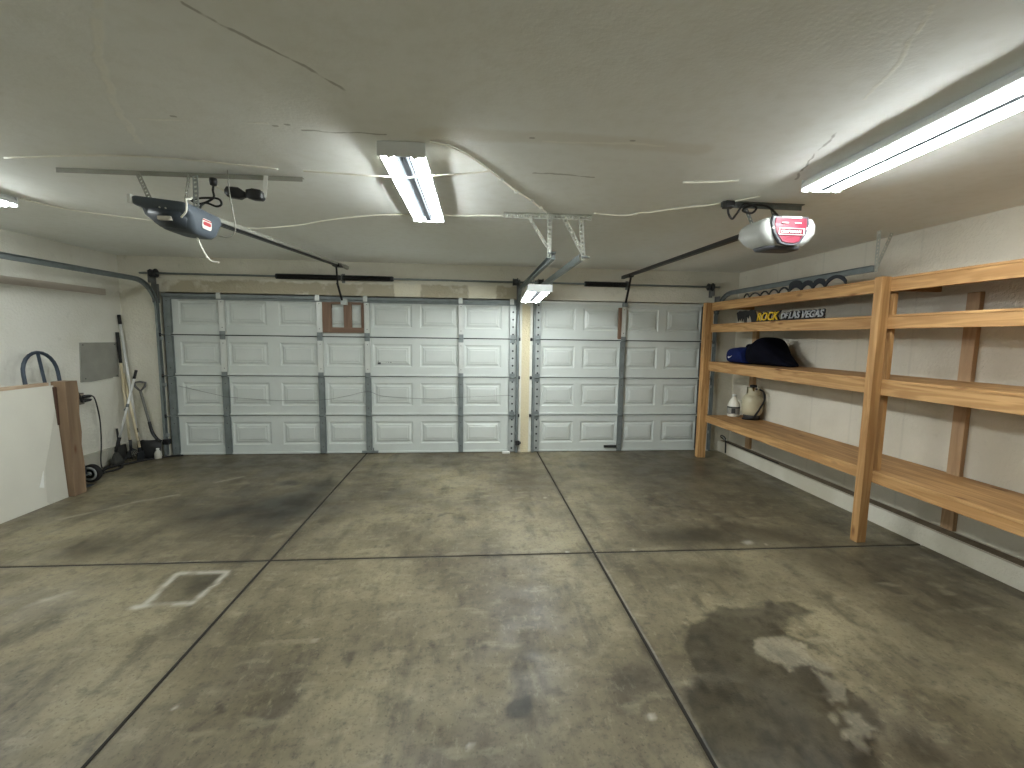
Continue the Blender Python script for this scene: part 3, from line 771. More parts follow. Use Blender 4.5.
MB().perf((-1.70,2.955,CZ-.02), (-1.68,2.86,2.335), .028, .003, (1,0,0)).build('strap', RAILG, oa)
MB().perf((-1.665,2.955,CZ-.02), (-1.615,2.86,2.335), .032, .003, (0,1,0)).build('strap', GALV, oa)
MB().box((-1.73,2.80,2.333), (-1.58,2.90,2.345)).build('mount_plate', GALVD, oa, .002)
wi = MB().tube(spline([(-1.66,2.90,2.42),(-1.60,2.78,2.38),(-1.53,2.62,2.335),(-1.508,2.585,2.30),(-1.513,2.585,2.262),(-1.545,2.596,2.235)]), .005, 7); tag(wi.build('wire', CORD, oa), 'white wire plugged into the housing')
wi = MB().tube(spline([(-1.60,2.82,2.19),(-1.585,2.84,2.12),(-1.555,2.86,2.055),(-1.51,2.87,2.045)]), .005, 7); tag(wi.build('antenna_wire', CORD, oa), 'pale dangling antenna wire')

# ------------------------------------------------------------------ opener over the narrow door (white and red)
OPW = mat('opener_white', rgb(176,178,174), .35, 0, .05, 10)
OPR = mat('opener_red', rgb(122,34,54), .35, 0, .1, 10)
OPG = mat('opener_dark', rgb(70,72,78), .45, 0, .1, 10)
ob = empty('garage_door_opener', (2.0,2.90,2.3), 'white door opener with red face hanging over the narrow door', 'garage door opener')
rings = []
for zz, x0, x1, y0, y1, r in ((2.222,1.90,2.11,2.78,2.93,.05),(2.232,1.865,2.14,2.75,2.96,.06),(2.262,1.83,2.17,2.735,2.99,.06),(2.31,1.81,2.19,2.728,3.01,.045),(2.36,1.815,2.188,2.73,3.01,.04),(2.395,1.84,2.17,2.735,2.99,.04)):
    rings.append([(a, b, zz+max(0, b-2.76)*.05*(1 if zz < 2.3 else .25)) for a, b in rrect(x0, x1, y0, y1, r)])
MB().loft(rings).build('motor_housing', OPW, ob)
rings = []
for zz, x0, x1, y0, y1, r in ((2.205,1.90,2.09,2.79,2.9,.04),(2.211,1.88,2.11,2.76,2.93,.05),(2.230,1.87,2.12,2.752,2.94,.05)):
    rings.append([(a, b, zz+max(0, b-2.76)*.04) for a, b in rrect(x0, x1, y0, y1, r)])
MB().loft(rings).build('bottom_pan', OPG, ob)
def face_ring(s, yy, dz=0.):
    pts = [(1.872,2.402),(2.108,2.402),(2.116,2.36),(2.10,2.30),(2.055,2.235),(2.02,2.224),(1.965,2.224),(1.925,2.235),(1.88,2.30),(1.864,2.36)]
    cx, cz = 1.99, 2.32
    return [(cx+(a-cx)*s, yy-.016*(1-((a-cx)/.16)**2), cz+(b-cz)*s) for a, b in pts]
MB().loft([face_ring(1.0,2.745), face_ring(1.0,2.726), face_ring(.97,2.722)], smooth=False).build('face_frame', OPG, ob)
tag(MB().loft([face_ring(.86,2.73), face_ring(.86,2.7195), face_ring(.84,2.7175)], smooth=False).build('face_panel', OPR, ob), 'red face panel')
MT = Matrix.Translation((1.918,2.6995,2.298)) @ Matrix(((1,0,0,0),(0,0,-1,0),(0,1,0,0),(0,0,0,1)))
text_mesh('lettering', 'CRAFTSMAN', .0235, MT, WHITE, ob, .001, .0004)
fr = MB()
for a, b in (((1.908,2.288),(2.072,2.288)),((1.908,2.326),(2.072,2.326)),((1.908,2.288),(1.908,2.326)),((2.072,2.288),(2.072,2.326))):
    fr.bar((a[0],2.7005,a[1]), (b[0],2.7005,b[1]), .004, .003, (0,1,0))
fr.build('logo_frame', WHITE, ob)
MB().box((1.93,2.712,2.388), (2.06,2.722,2.402)).build('sticker', STK, ob)
for xx in (1.925, 2.01): MB().box((xx,2.7015,2.357), (xx+.042,2.706,2.363)).build('print_mark', STK, ob)
for xx in (1.879,2.102):
    MB().tube([(xx,2.735,2.33),(xx,2.713,2.33)], .008, 10).build('screw', WHITE, ob)
MB().bar((2.02,3.0,2.40), (2.09,6.02,2.475), .04, .034).build('rail', BLKPAINT, ob)
MB().box((2.07,6.0,2.455), (2.11,YW-.002,2.495)).build('header_bracket', DARKM, ob)
ar = MB().box((2.06,5.82,2.44), (2.125,5.90,2.468)); ar.bar((2.10,5.86,2.45), (2.125,6.0,2.30), .026, .01, (0,1,0)); ar.bar((2.125,5.99,2.32), (2.13,6.13,2.10), .03, .01, (0,1,0)); ar.build('door_arm', BLKPAINT, ob, .001)
MB().box((2.10,6.11,2.07), (2.165,D-.03,2.13)).build('door_bracket', GALVD, ob, .003)
MB().box((1.73,3.05,CZ-.006), (2.33,3.085,CZ-.001)).box((1.73,3.08,CZ-.036), (2.33,3.085,CZ-.001)).build('ceiling_angle', GALVD, ob)
MB().perf((1.90,3.075,CZ-.02), (1.92,2.98,2.385), .03, .003, (1,0,0)).build('strap', GALVD, ob)
MB().perf((2.10,3.075,CZ-.02), (2.09,2.98,2.385), .03, .003, (1,0,0)).build('strap', GALVD, ob)
pc = MB().tube(spline([(2.10,2.95,2.39),(2.11,2.98,2.45),(2.05,3.03,2.545),(1.93,3.03,2.555),(1.86,3.03,2.52),(1.92,3.02,2.50),(1.95,3.02,2.54),(1.87,3.03,2.56),(1.83,3.05,2.50),(1.80,3.05,2.465),(1.77,3.05,2.50),(1.765,3.05,2.55)], 8), .0075, 7)
tag(pc.build('power_cord', BLACK, ob), 'black looped power cord')
tag(MB().box((1.735,3.02,2.535), (1.80,3.08,CZ-.004)).build('plug', BLACK, ob, .006), 'black plug')

# ------------------------------------------------------------------ fluorescent fixtures (local frame: length along +y, underside down)
TUBE = bpy.data.materials.new('lit_tube'); t, N, L, B = nt(TUBE)
B.inputs['Base Color'].default_value = (1,1,1,1); B.inputs['Emission Color'].default_value = (.945,1.0,.995,1); B.inputs['Emission Strength'].default_value = 26
REFL = mat('reflector_grey', rgb(30, 33, 36), .9, 0, .1, 5, spec=.05)
FIX = mat('fixture_white', rgb(228,232,232), .4, 0, .04, 5)
def fixture(loc, rz, label, length=1.28, width=.235):
    root = empty('fluorescent_light', loc, label, 'ceiling light', 'twin-tube fluorescent fixtures'); w = width/2
    P = lambda a, b, d: (loc[0]+a, loc[1]+d, loc[2]+b)
    hs = MB(); sec = [(-w,-.054),(-w,-.030),(-w*.8,-.002),(w*.8,-.002),(w,-.030),(w,-.054),(w*.975,-.054),(w*.90,-.030),(-w*.90,-.030),(-w*.975,-.054)]
    hs.prism(sec, 0, length, P); hs.build('housing', FIX, root)
    MB().prism([(-w*.78,-.0305),(w*.78,-.0305),(w*.78,-.032),(w*.17,-.034),(w*.15,-.062),(-w*.15,-.062),(-w*.17,-.034),(-w*.78,-.032)], .008, length-.008, P).build('reflector', REFL, root)
    for y0 in (0., length-.006):
        MB().box((loc[0]-w-.002,loc[1]+y0-.001,loc[2]-.074), (loc[0]+w+.002,loc[1]+y0+.007,loc[2]-.004)).build('end_plate', FIX, root, .003)
    for sx in (-.54, .54):
        x = loc[0]+sx*w; zt = loc[2]-.058
        MB().tube([(x,loc[1]+.035,zt),(x,loc[1]+length-.035,zt)], .0225, 16).build('tube', TUBE, root)
        for y0 in (.008, length-.036):
            MB().tube([(x,loc[1]+y0,zt),(x,loc[1]+y0+.028,zt)], .018, 14).build('lamp_holder', WHITE, root)
    root.rotation_euler.z = rz
    return root
fx = fixture((-.355,2.36,CZ), -.012, 'twin-tube light flat on the ceiling in the middle of the room')
def more(loc, rz, label):
    o = copy_tree(fx); o.location = loc; o.rotation_euler = (0,0,rz); o['label'] = label; return o
more((1.98,1.32,CZ), -.075, 'brightest twin-tube light, on the ceiling above the wooden shelving side')
more((-3.40,2.37,CZ), .0, 'twin-tube light on the ceiling, only its end showing near the tool-corner wall')
sf = more((.65,4.30,2.135), -.06, 'twin-tube light hung low between the doors under the two middle tracks')
for yy, xa, xb in ((4.55,.60,.63),(4.55,.78,.845),(5.30,.66,.645),(5.30,.80,.85)):
    hw = MB().tube([(xa,yy,2.13),(xb,yy,2.24)], .004, 6).build('hanging_wire', GALVD, None)
    hw.parent = sf; hw.matrix_parent_inverse = Matrix.Identity(4)
    hw.location = Matrix.Rotation(.06, 4, 'Z') @ (hw.location - sf.location); hw.rotation_euler.z = .06

# ------------------------------------------------------------------ cables on the ceiling
def cable(pts, label, r=.005, m=CORD, name='cable', grp=None, n=6):
    o = MB().tube(spline(pts, n), r, 7).build(name, m, None); return tag(o, label, 'cable', grp)
zc = CZ-.006
cable([(-2.6,2.84,zc),(-2.08,2.74,zc),(-1.71,2.72,zc),(-1.32,2.78,zc),(-1.13,2.82,zc)], 'thin white cable along the ceiling above the dark grey opener')
cable([(-3.27,3.66,zc),(-3.18,3.92,zc),(-2.75,4.17,zc-.004),(-2.07,4.29,zc-.02),(-1.55,4.13,zc-.02),(-1.18,3.93,zc-.008),(-.69,3.73,zc),(-.18,3.68,zc),(.26,3.63,zc)], 'long white cable from the end-only light behind the dark opener to the pale hanger', .006)
cable([(.93,3.46,zc),(1.1,3.49,zc),(1.22,3.47,zc),(1.28,3.39,zc),(1.33,3.38,zc),(1.51,3.24,zc),(1.70,3.13,zc),(1.80,3.02,zc-.002),(1.90,2.91,zc)], 'wavy white cable from the pale hanger to the red-faced opener', .006)
cable([(-.99,2.83,zc),(-.80,2.75,zc-.03),(-.417,2.55,2.472),(-.30,2.52,2.470),(-.173,2.488,2.472),(-.03,2.60,zc-.05),(.1,2.69,zc)], 'white cable slung beneath the middle twin-tube light')
cable([(-.21,2.34,zc),(-.12,2.38,zc),(-.02,2.49,zc),(.1,2.69,zc),(.25,2.97,zc),(.4,3.2,zc),(.57,3.51,zc)], 'white cable stapled diagonally from the middle light to the pale hanger', .005)
cable([(1.28,2.73,zc),(1.45,2.70,zc),(1.58,2.665,zc),(1.585,2.65,zc)], 'short stub of white cable alone on the ceiling ahead of the red-faced opener', .006)
for q in ((.17,2.82),(.29,3.04),(.41,3.21),(.50,3.37)):
    s_ = MB().box((q[0]-.014,q[1]-.008,CZ-.016), (q[0]+.014,q[1]+.008,CZ)); o = s_.build('cable_staple', WHITE, None, .003); tag(o, 'white staple along the diagonal white ceiling cable', 'staple', 'staples on the diagonal cable')
# black plugs and cords near the dark opener
pl = empty('power_connector', (-1.36,2.95,2.47), 'black plugs joined in line, hanging by a white strap beside the dark opener', 'power cord')
MB().bar((-1.25,2.94,CZ-.004), (-1.27,2.95,2.455), .024, .004, (0,1,0)).build('strap', WHITE, pl)
MB().loft([[(x,2.95+a,zz+b) for a,b in rrect(-s,s,-s,s,s*.4,3)] for x,zz,s in ((-1.495,2.478,.012),(-1.475,2.476,.03),(-1.41,2.470,.032),(-1.385,2.466,.018),(-1.372,2.464,.014))]).build('plug', BLACK, pl)
MB().loft([[(x,2.95+a,zz+b) for a,b in rrect(-s,s,-s,s,s*.4,3)] for x,zz,s in ((-1.366,2.470,.024),(-1.33,2.468,.032),(-1.285,2.464,.03),(-1.27,2.46,.018))]).build('socket', BLACK, pl)
tag(MB().tube(spline([(-1.495,2.95,2.478),(-1.53,2.95,2.50),(-1.57,2.95,2.525)]), .006, 7).build('cord', CORD, pl), 'white cord')
pk_ = empty('coiled_cable', (-1.58,2.92,2.42), 'black coiled power cord with plug on top of the dark opener', 'power cord')
MB().tube(spline([(-1.63,2.90,2.345),(-1.60,2.92,2.40),(-1.54,2.93,2.385),(-1.51,2.93,2.40),(-1.53,2.93,2.43),(-1.62,2.93,2.43),(-1.68,2.93,2.415),(-1.62,2.92,2.395),(-1.55,2.92,2.43),(-1.56,2.94,2.48),(-1.555,2.94,2.51)], 8), .0065, 7).build('cord', BLACK, pk_)
MB().lathe([(.006,0),(.018,.005),(.022,.03),(.02,.045)], (-1.555,2.94,2.505), 12).build('plug', BLACK, pk_)
hk = MB().tube(spline([(-1.44,2.88,CZ-.002),(-1.435,2.88,2.45),(-1.42,2.89,2.30),(-1.425,2.90,2.235),(-1.46,2.90,2.20),(-1.52,2.90,2.205)]), .003, 6)
tag(hk.build('hook', RAILG, None), 'thin wire with hooked end dangling beside the dark opener rail', 'hook')

# ------------------------------------------------------------------ wooden shelving
sh = empty('shelving_unit', (3.45,3.2,0), 'tall pine shelving with four long shelves along the cream wall', 'shelving')
Y0, Y1 = .70, 5.775
XF = 3.204                       # face of the rails, behind the front posts
def lvl(top, h, plank=.018):
    for ya, yb in ((3.236,Y1),(Y0,3.234)):
        MB().box((XF,ya,top-h), (XF+.038,yb,top-plank-.001)).build('rail', wood_y(), sh, .003)
    MB().box((XF-.002,Y0,top-plank), (3.797,Y1,top)).build('shelf_board', wood_y(), sh, .002)
    for yy in (5.70, 3.31, .75): MB().box((XF+.04,yy,top-h+.02), (3.757,yy+.038,top-plank-.001)).build('joist', wood_x(), sh)
lvl(2.123,.108); lvl(1.837,.107); lvl(1.336,.125); lvl(.598,.093)
for ya in (3.20, .70):
    MB().box((3.124,ya,0), (XF-.001,ya+.068,2.128)).build('post', wood_z(), sh, .004)
    MB().box((XF+.039,ya+.004,.60), (XF+.072,ya+.066,2.01)).build('inner_post', wood_z(), sh, .003)
MB().box((3.128,5.78,0), (3.20,5.865,2.125)).build('post', wood_z(), sh, .003)
MB().box((3.2005,5.78,0), (3.235,5.86,2.125)).build('inner_post', wood_z(), sh, .003)
REARW = wood('lightened_upright', 'z', rgb(196,164,128), rgb(178,146,112), rgb(156,124,92))  # rear post wood colour lightened to offset the shade they stand in
for ya in (3.03, 5.62, .70):
    MB().box((3.759,ya,.156), (3.798,ya+.092,2.01)).build('rear_post', REARW, sh, .003)

# things on the shelves
S4, S3, S2, S1 = .599, 1.337, 1.838, 2.124
jg = empty('jug', (3.545,5.685,S4), 'white plastic gallon jug with grey label on the lowest shelf', 'jug')
c = (3.545,5.685,S4)
MB().lathe([(.0,.0),(.066,.0),(.076,.008),(.077,.02),(.077,.148),(.073,.165),(.05,.215),(.026,.252),(.02,.262),(.02,.272)], c, 28).build('body', mat('jug_plastic', rgb(226,224,212), .45, 0, .05), jg)
MB().lathe([(.023,.270),(.024,.276),(.024,.298),(.018,.303),(.0,.303)], c, 20).build('cap', WHITE, jg)
lb = MB(); v = []; n = 30
for k in range(n+1):
    a = PI*.70 + PI*1.15*k/n
    for zz in (.035,.138): v.append((c[0]+.0782*math.cos(a), c[1]+.0782*math.sin(a), c[2]+zz))
lb.add(v, [(2*k,2*k+2,2*k+3,2*k+1) for k in range(n)], 0, True)
v = []
for k in range(n+1):
    a = PI*.70 + PI*1.15*k/n
    for zz in (.118,.138): v.append((c[0]+.0788*math.cos(a), c[1]+.0788*math.sin(a), c[2]+zz))
lb.add(v, [(2*k,2*k+2,2*k+3,2*k+1) for k in range(n)], 1, True)
v = []
for k in range(9):
    a = PI*1.22 + PI*.2*k/8
    for zz in (.05,.115): v.append((c[0]+.0788*math.cos(a), c[1]+.0788*math.sin(a), c[2]+zz))
lb.add(v, [(2*k,2*k+2,2*k+3,2*k+1) for k in range(8)], 1, True)
lb.build('label', [mat('jug_label', rgb(148,146,138), .6, 0, .25, 60), mat('jug_label_dark', rgb(58,58,56), .6)], jg)
MB().tube(spline([(c[0]+.045,c[1]-.03,S4+.225),(c[0]+.09,c[1]-.05,S4+.20),(c[0]+.085,c[1]-.045,S4+.15)]), .012, 8).build('handle', MATS['jug_plastic'], jg)

tk = empty('propane_tank', (3.665,5.47,S4), 'cream propane tank with black hose beside the white jug', 'gas tank')
c = (3.665,5.47,S4); TKM = mat('tank_paint', rgb(196,188,160), .45, .1, .1, 8)
MB().lathe([(.05,.045),(.088,.05),(.112,.075),(.125,.12),(.127,.16),(.127,.23),(.12,.275),(.098,.31),(.07,.335),(.0,.345)], c, 32).build('body', TKM, tk)
MB().lathe([(.094,0),(.098,0),(.098,.065),(.094,.065)], c, 28).build('foot_ring', mat('tank_foot', rgb(52,50,46), .6, .2), tk)
cl = MB()
for k in range(5):
    a0 = -2.6+k*1.0; 
ring = [(-2.9+i*5.0/36) for i in range(37)]
v = []
for a in ring:
    for r_, z_ in ((.082,.315),(.082,.42),(.076,.42),(.076,.315)): v.append((c[0]+r_*math.cos(a), c[1]+r_*math.sin(a), c[2]+z_-(0.045 if (z_ > .4 and (-2.3 < a < -1.5 or .2 < a < 1.)) else 0)))
cl.add(v, [(i*4+j, i*4+(j+1)%4, (i+1)*4+(j+1)%4, (i+1)*4+j) for i in range(36) for j in range(4)]); cl.build('collar', TKM, tk)
MB().lathe([(.02,.335),(.02,.37),(.014,.375),(.014,.42)], c, 14).build('valve', mat('brass', rgb(150,120,60), .4, .8), tk)
MB().lathe([(.012,.42),(.042,.42),(.045,.435),(.040,.45),(.012,.452)], c, 14).build('valve_knob', BLACK, tk)
MB().tube(spline([(c[0]+.02,c[1]-.02,S4+.40),(c[0]+.06,c[1]-.11,S4+.38),(c[0]+.06,c[1]-.155,S4+.29),(c[0]+.01,c[1]-.158,S4+.18),(c[0]-.05,c[1]-.135,S4+.06),(c[0]-.10,c[1]-.09,S4+.02),(c[0]-.14,c[1]-.02,S4+.014)]), .012, 8).build('hose', RUBBER, tk)

# navy bag
NAVY = mat('navy_cloth', rgb(20,32,80), .85, 0, .35, 14, bump=.3, bscale=40, spec=.15)
NBLK = mat('black_cloth', rgb(12,13,24), .9, 0, .35, 14, bump=.3, bscale=30, spec=.1)
bg = empty('duffel_bag', (3.43,5.05,S3), 'slumped navy and black duffel bag on the second shelf up', 'bag')
def lump(secs, name, m, seed):
    rnd = random.Random(seed); rings = []
    for (y, x0, x1, zt) in secs:
        r = []
        for k in range(20):
            a = 2*PI*k/20; ca, sa = math.cos(a), math.sin(a)
            e = .62
            px = (abs(ca)**e)*math.copysign(1, ca); pz = (abs(sa)**e)*math.copysign(1, sa)
            h = (zt-S3)/2
            x = (x0+x1)/2 + px*(x1-x0)/2 + rnd.uniform(-.006,.006); zz = S3+.003+h+pz*h + (rnd.uniform(-.008,.006) if sa > 0 else 0)
            r.append((x, y+rnd.uniform(-.008,.008), max(zz, S3+.002)))
        rings.append(r)
    ob = MB().loft(rings).build(name, m, bg)
    sd = ob.modifiers.new('Smooth', 'SUBSURF'); sd.levels = 1; sd.render_levels = 2
    return ob
lump([(5.50,3.32,3.44,1.43),(5.485,3.27,3.52,1.51),(5.43,3.245,3.58,1.535),(5.32,3.235,3.60,1.54),(5.22,3.235,3.60,1.555),(5.17,3.25,3.58,1.51),(5.15,3.28,3.54,1.44)], 'body', NAVY, 3)
lump([(5.36,3.46,3.62,1.50),(5.33,3.40,3.64,1.59),(5.24,3.37,3.66,1.595),(5.18,3.33,3.68,1.565),(5.10,3.29,3.68,1.58),(5.02,3.27,3.68,1.62),(4.95,3.27,3.68,1.67),(4.91,3.28,3.68,1.665),(4.85,3.31,3.66,1.60),(4.79,3.34,3.64,1.53),(4.72,3.38,3.62,1.46),(4.62,3.42,3.60,1.39),(4.56,3.47,3.57,1.365)], 'top_flap', NBLK, 5)
# white mark on the end of the bag
sw = [(0,.012),(.012,0),(.03,.004),(.085,.034),(.03,.018),(.014,.016),(.006,.026)]
MB().prism([(a, b) for a, b in sw], 0, .004, lambda a, b, d: (3.230-d, 5.37-a, 1.402+b)).build('logo', WHITE, bg)

# die-cut sign
SGB = mat('sign_black', rgb(20,20,22), .5); SGY = mat('sign_yellow', rgb(226,186,40), .5, 0, .05); SGW = mat('sign_grey', rgb(176,178,180), .5, 0, .08)
sg = empty('sign', (3.29,4.5,S2), 'cut-out lettered sign with yellow and grey words on the shelf above the navy bag', 'sign')
def TM(y, z, x): return Matrix.Translation((x, y, z)) @ Matrix(((0,0,-1,0),(-1,0,0,0),(0,1,0,0),(0,0,0,1)))
text_mesh('lettering', 'ROCK', .128, TM(4.93,S2+.016,3.282), SGY, sg, .004, .002, .25)
text_mesh('letter_backing', 'ROCK', .128, TM(4.93,S2+.016,3.294), SGB, sg, .006, .012, .25)
text_mesh('lettering', 'OF', .080, TM(4.525,S2+.026,3.282), SGW, sg, .004, .001, .25)
text_mesh('letter_backing', 'OF', .080, TM(4.525,S2+.026,3.294), SGB, sg, .006, .008, .25)
text_mesh('lettering', 'LAS VEGAS', .094, TM(4.405,S2+.022,3.282), SGW, sg, .004, .001, .25)
text_mesh('letter_backing', 'LAS VEGAS', .094, TM(4.405,S2+.022,3.294), SGB, sg, .006, .009, .25)
MB().box((3.293,3.94,S2+.001), (3.303,4.94,S2+.02)).build('base_strip', SGB, sg)
pm = [(5.24,.13),(5.20,.02),(5.18,.06),(5.16,.03),(5.14,.07),(5.11,.02),(5.10,.08),(5.07,.002),(5.03,.002),(5.04,.09),(5.0,.05),(4.99,.10),(4.95,.06),(4.93,.002),(4.83,.002),(4.83,.05),(4.88,.14),(4.95,.155),(5.0,.14),(5.05,.15),(5.12,.145),(5.18,.15)]
MB().prism(pm, 0, .01, lambda a, b, d: (3.293+d, a+.11, S2+b)).build('cutout_shape', SGB, sg)

# scalloped strip on the top shelf
def scallop():
    cells = [(5.24,5.13,.055,.012),(5.13,4.93,.05,.012),(4.93,4.78,.05,.014),(4.78,4.62,.055,.014),(4.62,4.46,.055,.018),(4.46,4.28,.045,.075),(4.28,4.13,.05,.05),(4.13,3.98,.05,.05),(3.98,3.74,.075,.03)]
    lo, hi = [], []
    for ya, yb, h, th in cells:
        for k in range(9):
            t = k/8; y = ya+(yb-ya)*t; arc = h*math.sin(PI*t)**.7
            lo.append((y, .002+arc)); hi.append((y, .002+arc*.35+h*.65*(.3+.7*math.sin(PI*t)**.5)+th if th > .02 else .002+arc+th))
    return lo+hi[::-1], lo, hi
poly_, lo_, hi_ = scallop()
mb = MB(); n = len(lo_); fx_ = 3.30
v = []
for (y, a), (_, b) in zip(lo_, hi_):
    b = max(b, a+.01)
    v += [(fx_,y,S1+a),(fx_,y,S1+b),(fx_+.012,y,S1+b),(fx_+.012,y,S1+a)]
mb.add(v, [(i*4+j, i*4+(j+1)%4, (i+1)*4+(j+1)%4, (i+1)*4+j) for i in range(n-1) for j in range(4)]+[(0,1,2,3),((n-1)*4,(n-1)*4+3,(n-1)*4+2,(n-1)*4+1)])
tag(mb.build('edging_strip', mat('edging_black', rgb(26,32,40), .5, .1), None), 'black scalloped edging strip standing on the top shelf', 'edging')

# cord and box low in the corner behind the shelving
bc = empty('corner_cable', (3.63,5.98,.15), 'black cord with white connector looped over the pale curb in the corner', 'power cord')
MB().tube(spline([(3.70,6.10,.175),(3.64,6.10,.215),(3.615,6.05,.25),(3.615,5.98,.245),(3.62,5.95,.215),(3.621,5.94,.15),(3.622,5.935,.02)]), .009, 8).build('cord', BLACK, bc)
MB().tube(spline([(3.62,5.96,.19),(3.66,5.85,.168),(3.67,5.6,.166),(3.66,5.3,.166),(3.665,4.9,.166)]), .007, 7).build('cord', BLACK, bc)
MB().tube([(3.614,5.98,.235),(3.63,5.94,.20)], .013, 8).build('connector', WHITE, bc)

# ------------------------------------------------------------------ left side: sheets, hand truck
dw = empty('drywall_sheet', (-3.95,3.6,0), 'large pale drywall sheet standing on edge against the brown slab', 'drywall sheet')
GYP = mat('drywall_face', rgb(206,204,192), .8, 0, .06, 3, bump=.1, bscale=120)
tlt = .045
def lean(x, z): return x - tlt*z/1.12
v = []
for (x, y, z) in ((-3.952,2.3,0),(-3.952,4.615,0),(-3.952,4.615,1.105),(-3.952,2.3,1.105)): v.append((lean(x,z),y,z))
v2 = [(x-.013,y,z) for x,y,z in v]
MB().add(v+v2, [(0,1,2,3),(7,6,5,4),(0,4,5,1),(1,5,6,2),(2,6,7,3),(3,7,4,0)]).build('board', GYP, dw)
tp = MB().prism([(4.34,.19),(4.375,.175),(4.40,.33)], 0, .012, lambda a, b, d: (lean(-3.952,b)+.001+d*(1 if a > 4.35 and b < .3 else .3), a, b)); tag(tp.build('torn_paper', WHITE, dw), 'bright flap of torn paper')
tr = MB().prism([(4.395,.03),(4.42,.0),(4.612,.0),(4.612,.86),(4.60,.88),(4.42,.34)], 0, .0015, lambda a, b, d: (lean(-3.952,b)+.0005+d, a, b)); tag(tr.build('loose_paper', mat('drywall_back', rgb(192,190,178), .85, 0, .06, 3), dw), 'greyer peeled paper corner')

BRW = wood('brown_slab', 'z', rgb(142,120,96), rgb(128,106,84), rgb(106,86,68))
BRY = wood('brown_slab_along', 'y', rgb(186,166,142), rgb(170,148,124), rgb(146,122,98))
ws = empty('wooden_slab', (-4.05,3.6,0), 'brown wooden slab standing on edge behind the drywall sheet', 'wooden slab')
MB().box((-4.06,2.3,0), (-4.02,4.60,1.135)).build('panel', BRY, ws, .004)
ep = MB().prism([(4.625,0),(4.76,0),(4.765,.3),(4.75,.5),(4.765,.62),(4.755,.80),(4.77,1.0),(4.76,1.14),(4.625,1.14)], 0, .13, lambda a, b, d: (-4.03+d, a, b)); tag(ep.build('end_board', BRW, ws, .004), 'rough darker end board')
MB().box((-4.03,4.60,.72), (-3.975,4.624,1.09)).build('notch_block', mat('dark_wood', rgb(70,46,32), .7), ws, .003)

ht = empty('hand_truck', (-4.2,4.86,0), 'dark grey hand truck with arched handle behind the brown slab', 'hand truck')
HTM = mat('hand_truck_paint', rgb(58,68,80), .45, .2, .15, 10)
yc, hw_ = 4.85, .18
rp = []
for k in range(13):
    a = PI*k/12; rp.append((-4.30-.02*math.sin(a), yc-hw_*math.cos(a), 1.20+.21*math.sin(a)))
pth = [(-4.12,yc-hw_,.09),(-4.20,yc-hw_,.6),(-4.29,yc-hw_,1.1)] + rp + [(-4.29,yc+hw_,1.1),(-4.20,yc+hw_,.6),(-4.12,yc+hw_,.09)]
MB().tube(pth, .0165, 10).build('frame', HTM, ht)
MB().tube([(-4.315,yc,1.405),(-4.20,yc,.55),(-4.13,yc,.12)], .014, 8).build('centre_bar', HTM, ht)
for z_, x_ in ((.15,-4.13),(.45,-4.175),(.8,-4.24)): MB().tube([(x_,yc-hw_,z_),(x_,yc+hw_,z_)], .011, 8).build('cross_bar', HTM, ht)
MB().box((-4.10,yc-.18,.004), (-3.995,yc+.12,.012)).build('toe_plate', HTM, ht, .002)
MB().tube([(-4.10,yc-hw_-.07,.098),(-4.10,yc+hw_+.07,.098)], .008, 8).build('axle', GALVD, ht)
for sgn in (-1, 1):
    wy_ = yc+sgn*(hw_+.05)
    w_ = MB(); w_.lathe([(.068,-.024),(.088,-.027),(.098,-.018),(.098,.018),(.088,.027),(.068,.024)], (-4.10,wy_,.098), 28, 'y'); wh = w_.build('wheel', RUBBER, ht)
    r_ = MB(); r_.lathe([(.052,-.029),(.074,-.029),(.074,.029),(.052,.029),(.052,-.029)], (-4.10,wy_,.098), 24, 'y'); r_.lathe([(.008,-.03),(.024,-.03),(.024,.03),(.008,.03)], (-4.10,wy_,.098), 14, 'y')
    for k in range(5):
        a = 2*PI*k/5; r_.bar((-4.10+.018*math.cos(a),wy_,.098+.018*math.sin(a)), (-4.10+.058*math.cos(a),wy_,.098+.058*math.sin(a)), .016, .05, (0,1,0))
    r_.build('rim', GALV, wh)

# ------------------------------------------------------------------ things on the tool-corner wall
tag(MB().box((XL,3.4,2.068), (XL+.02,5.92,2.142)).build('batten', mat('batten_paint', rgb(190,180,168), .7, 0, .12, 5), None, .003), 'taupe painted batten high on the tool-corner wall', 'batten')
ap = empty('access_panel', (XL,5.77,1.04), 'grey square access panel on the tool-corner wall', 'panel')
GP = mat('panel_grey', rgb(150,149,140), .55, 0, .2, 6)
MB().prism([(5.48,1.045),(5.62,1.04),(5.80,1.052),(5.93,1.058),(5.945,1.068),(6.03,1.06),(6.055,1.495),(5.51,1.497)], 0, .012, lambda a, b, d: (XL+d, a, b)).build('cover', GP, ap)
for q in ((5.54,1.47),(6.0,1.47),(5.54,1.08),(6.0,1.08)): MB().tube([(XL+.011,q[0],q[1]),(XL+.016,q[0],q[1])], .007, 8).build('screw', DARKM, ap)
ol = empty('wall_outlet', (XL,5.40,.87), 'grey metal outlet box on the wall beside the brown slab', 'outlet')
MB().box((XL,5.335,.80), (XL+.05,5.455,.93)).build('box', mat('outlet_metal', rgb(112,104,94), .5, .4, .2), ol, .005)
MB().box((XL+.05,5.345,.81), (XL+.055,5.445,.92)).box((XL+.055,5.37,.875), (XL+.062,5.42,.905)).box((XL+.055,5.37,.825), (XL+.062,5.42,.855)).build('cover_plate', mat('outlet_plate', rgb(150,140,126), .5, .2), ol, .002)
pw = empty('appliance_cable', (-4.38,5.5,.5), 'black cord plugged into the outlet and hanging to the floor', 'power cord')
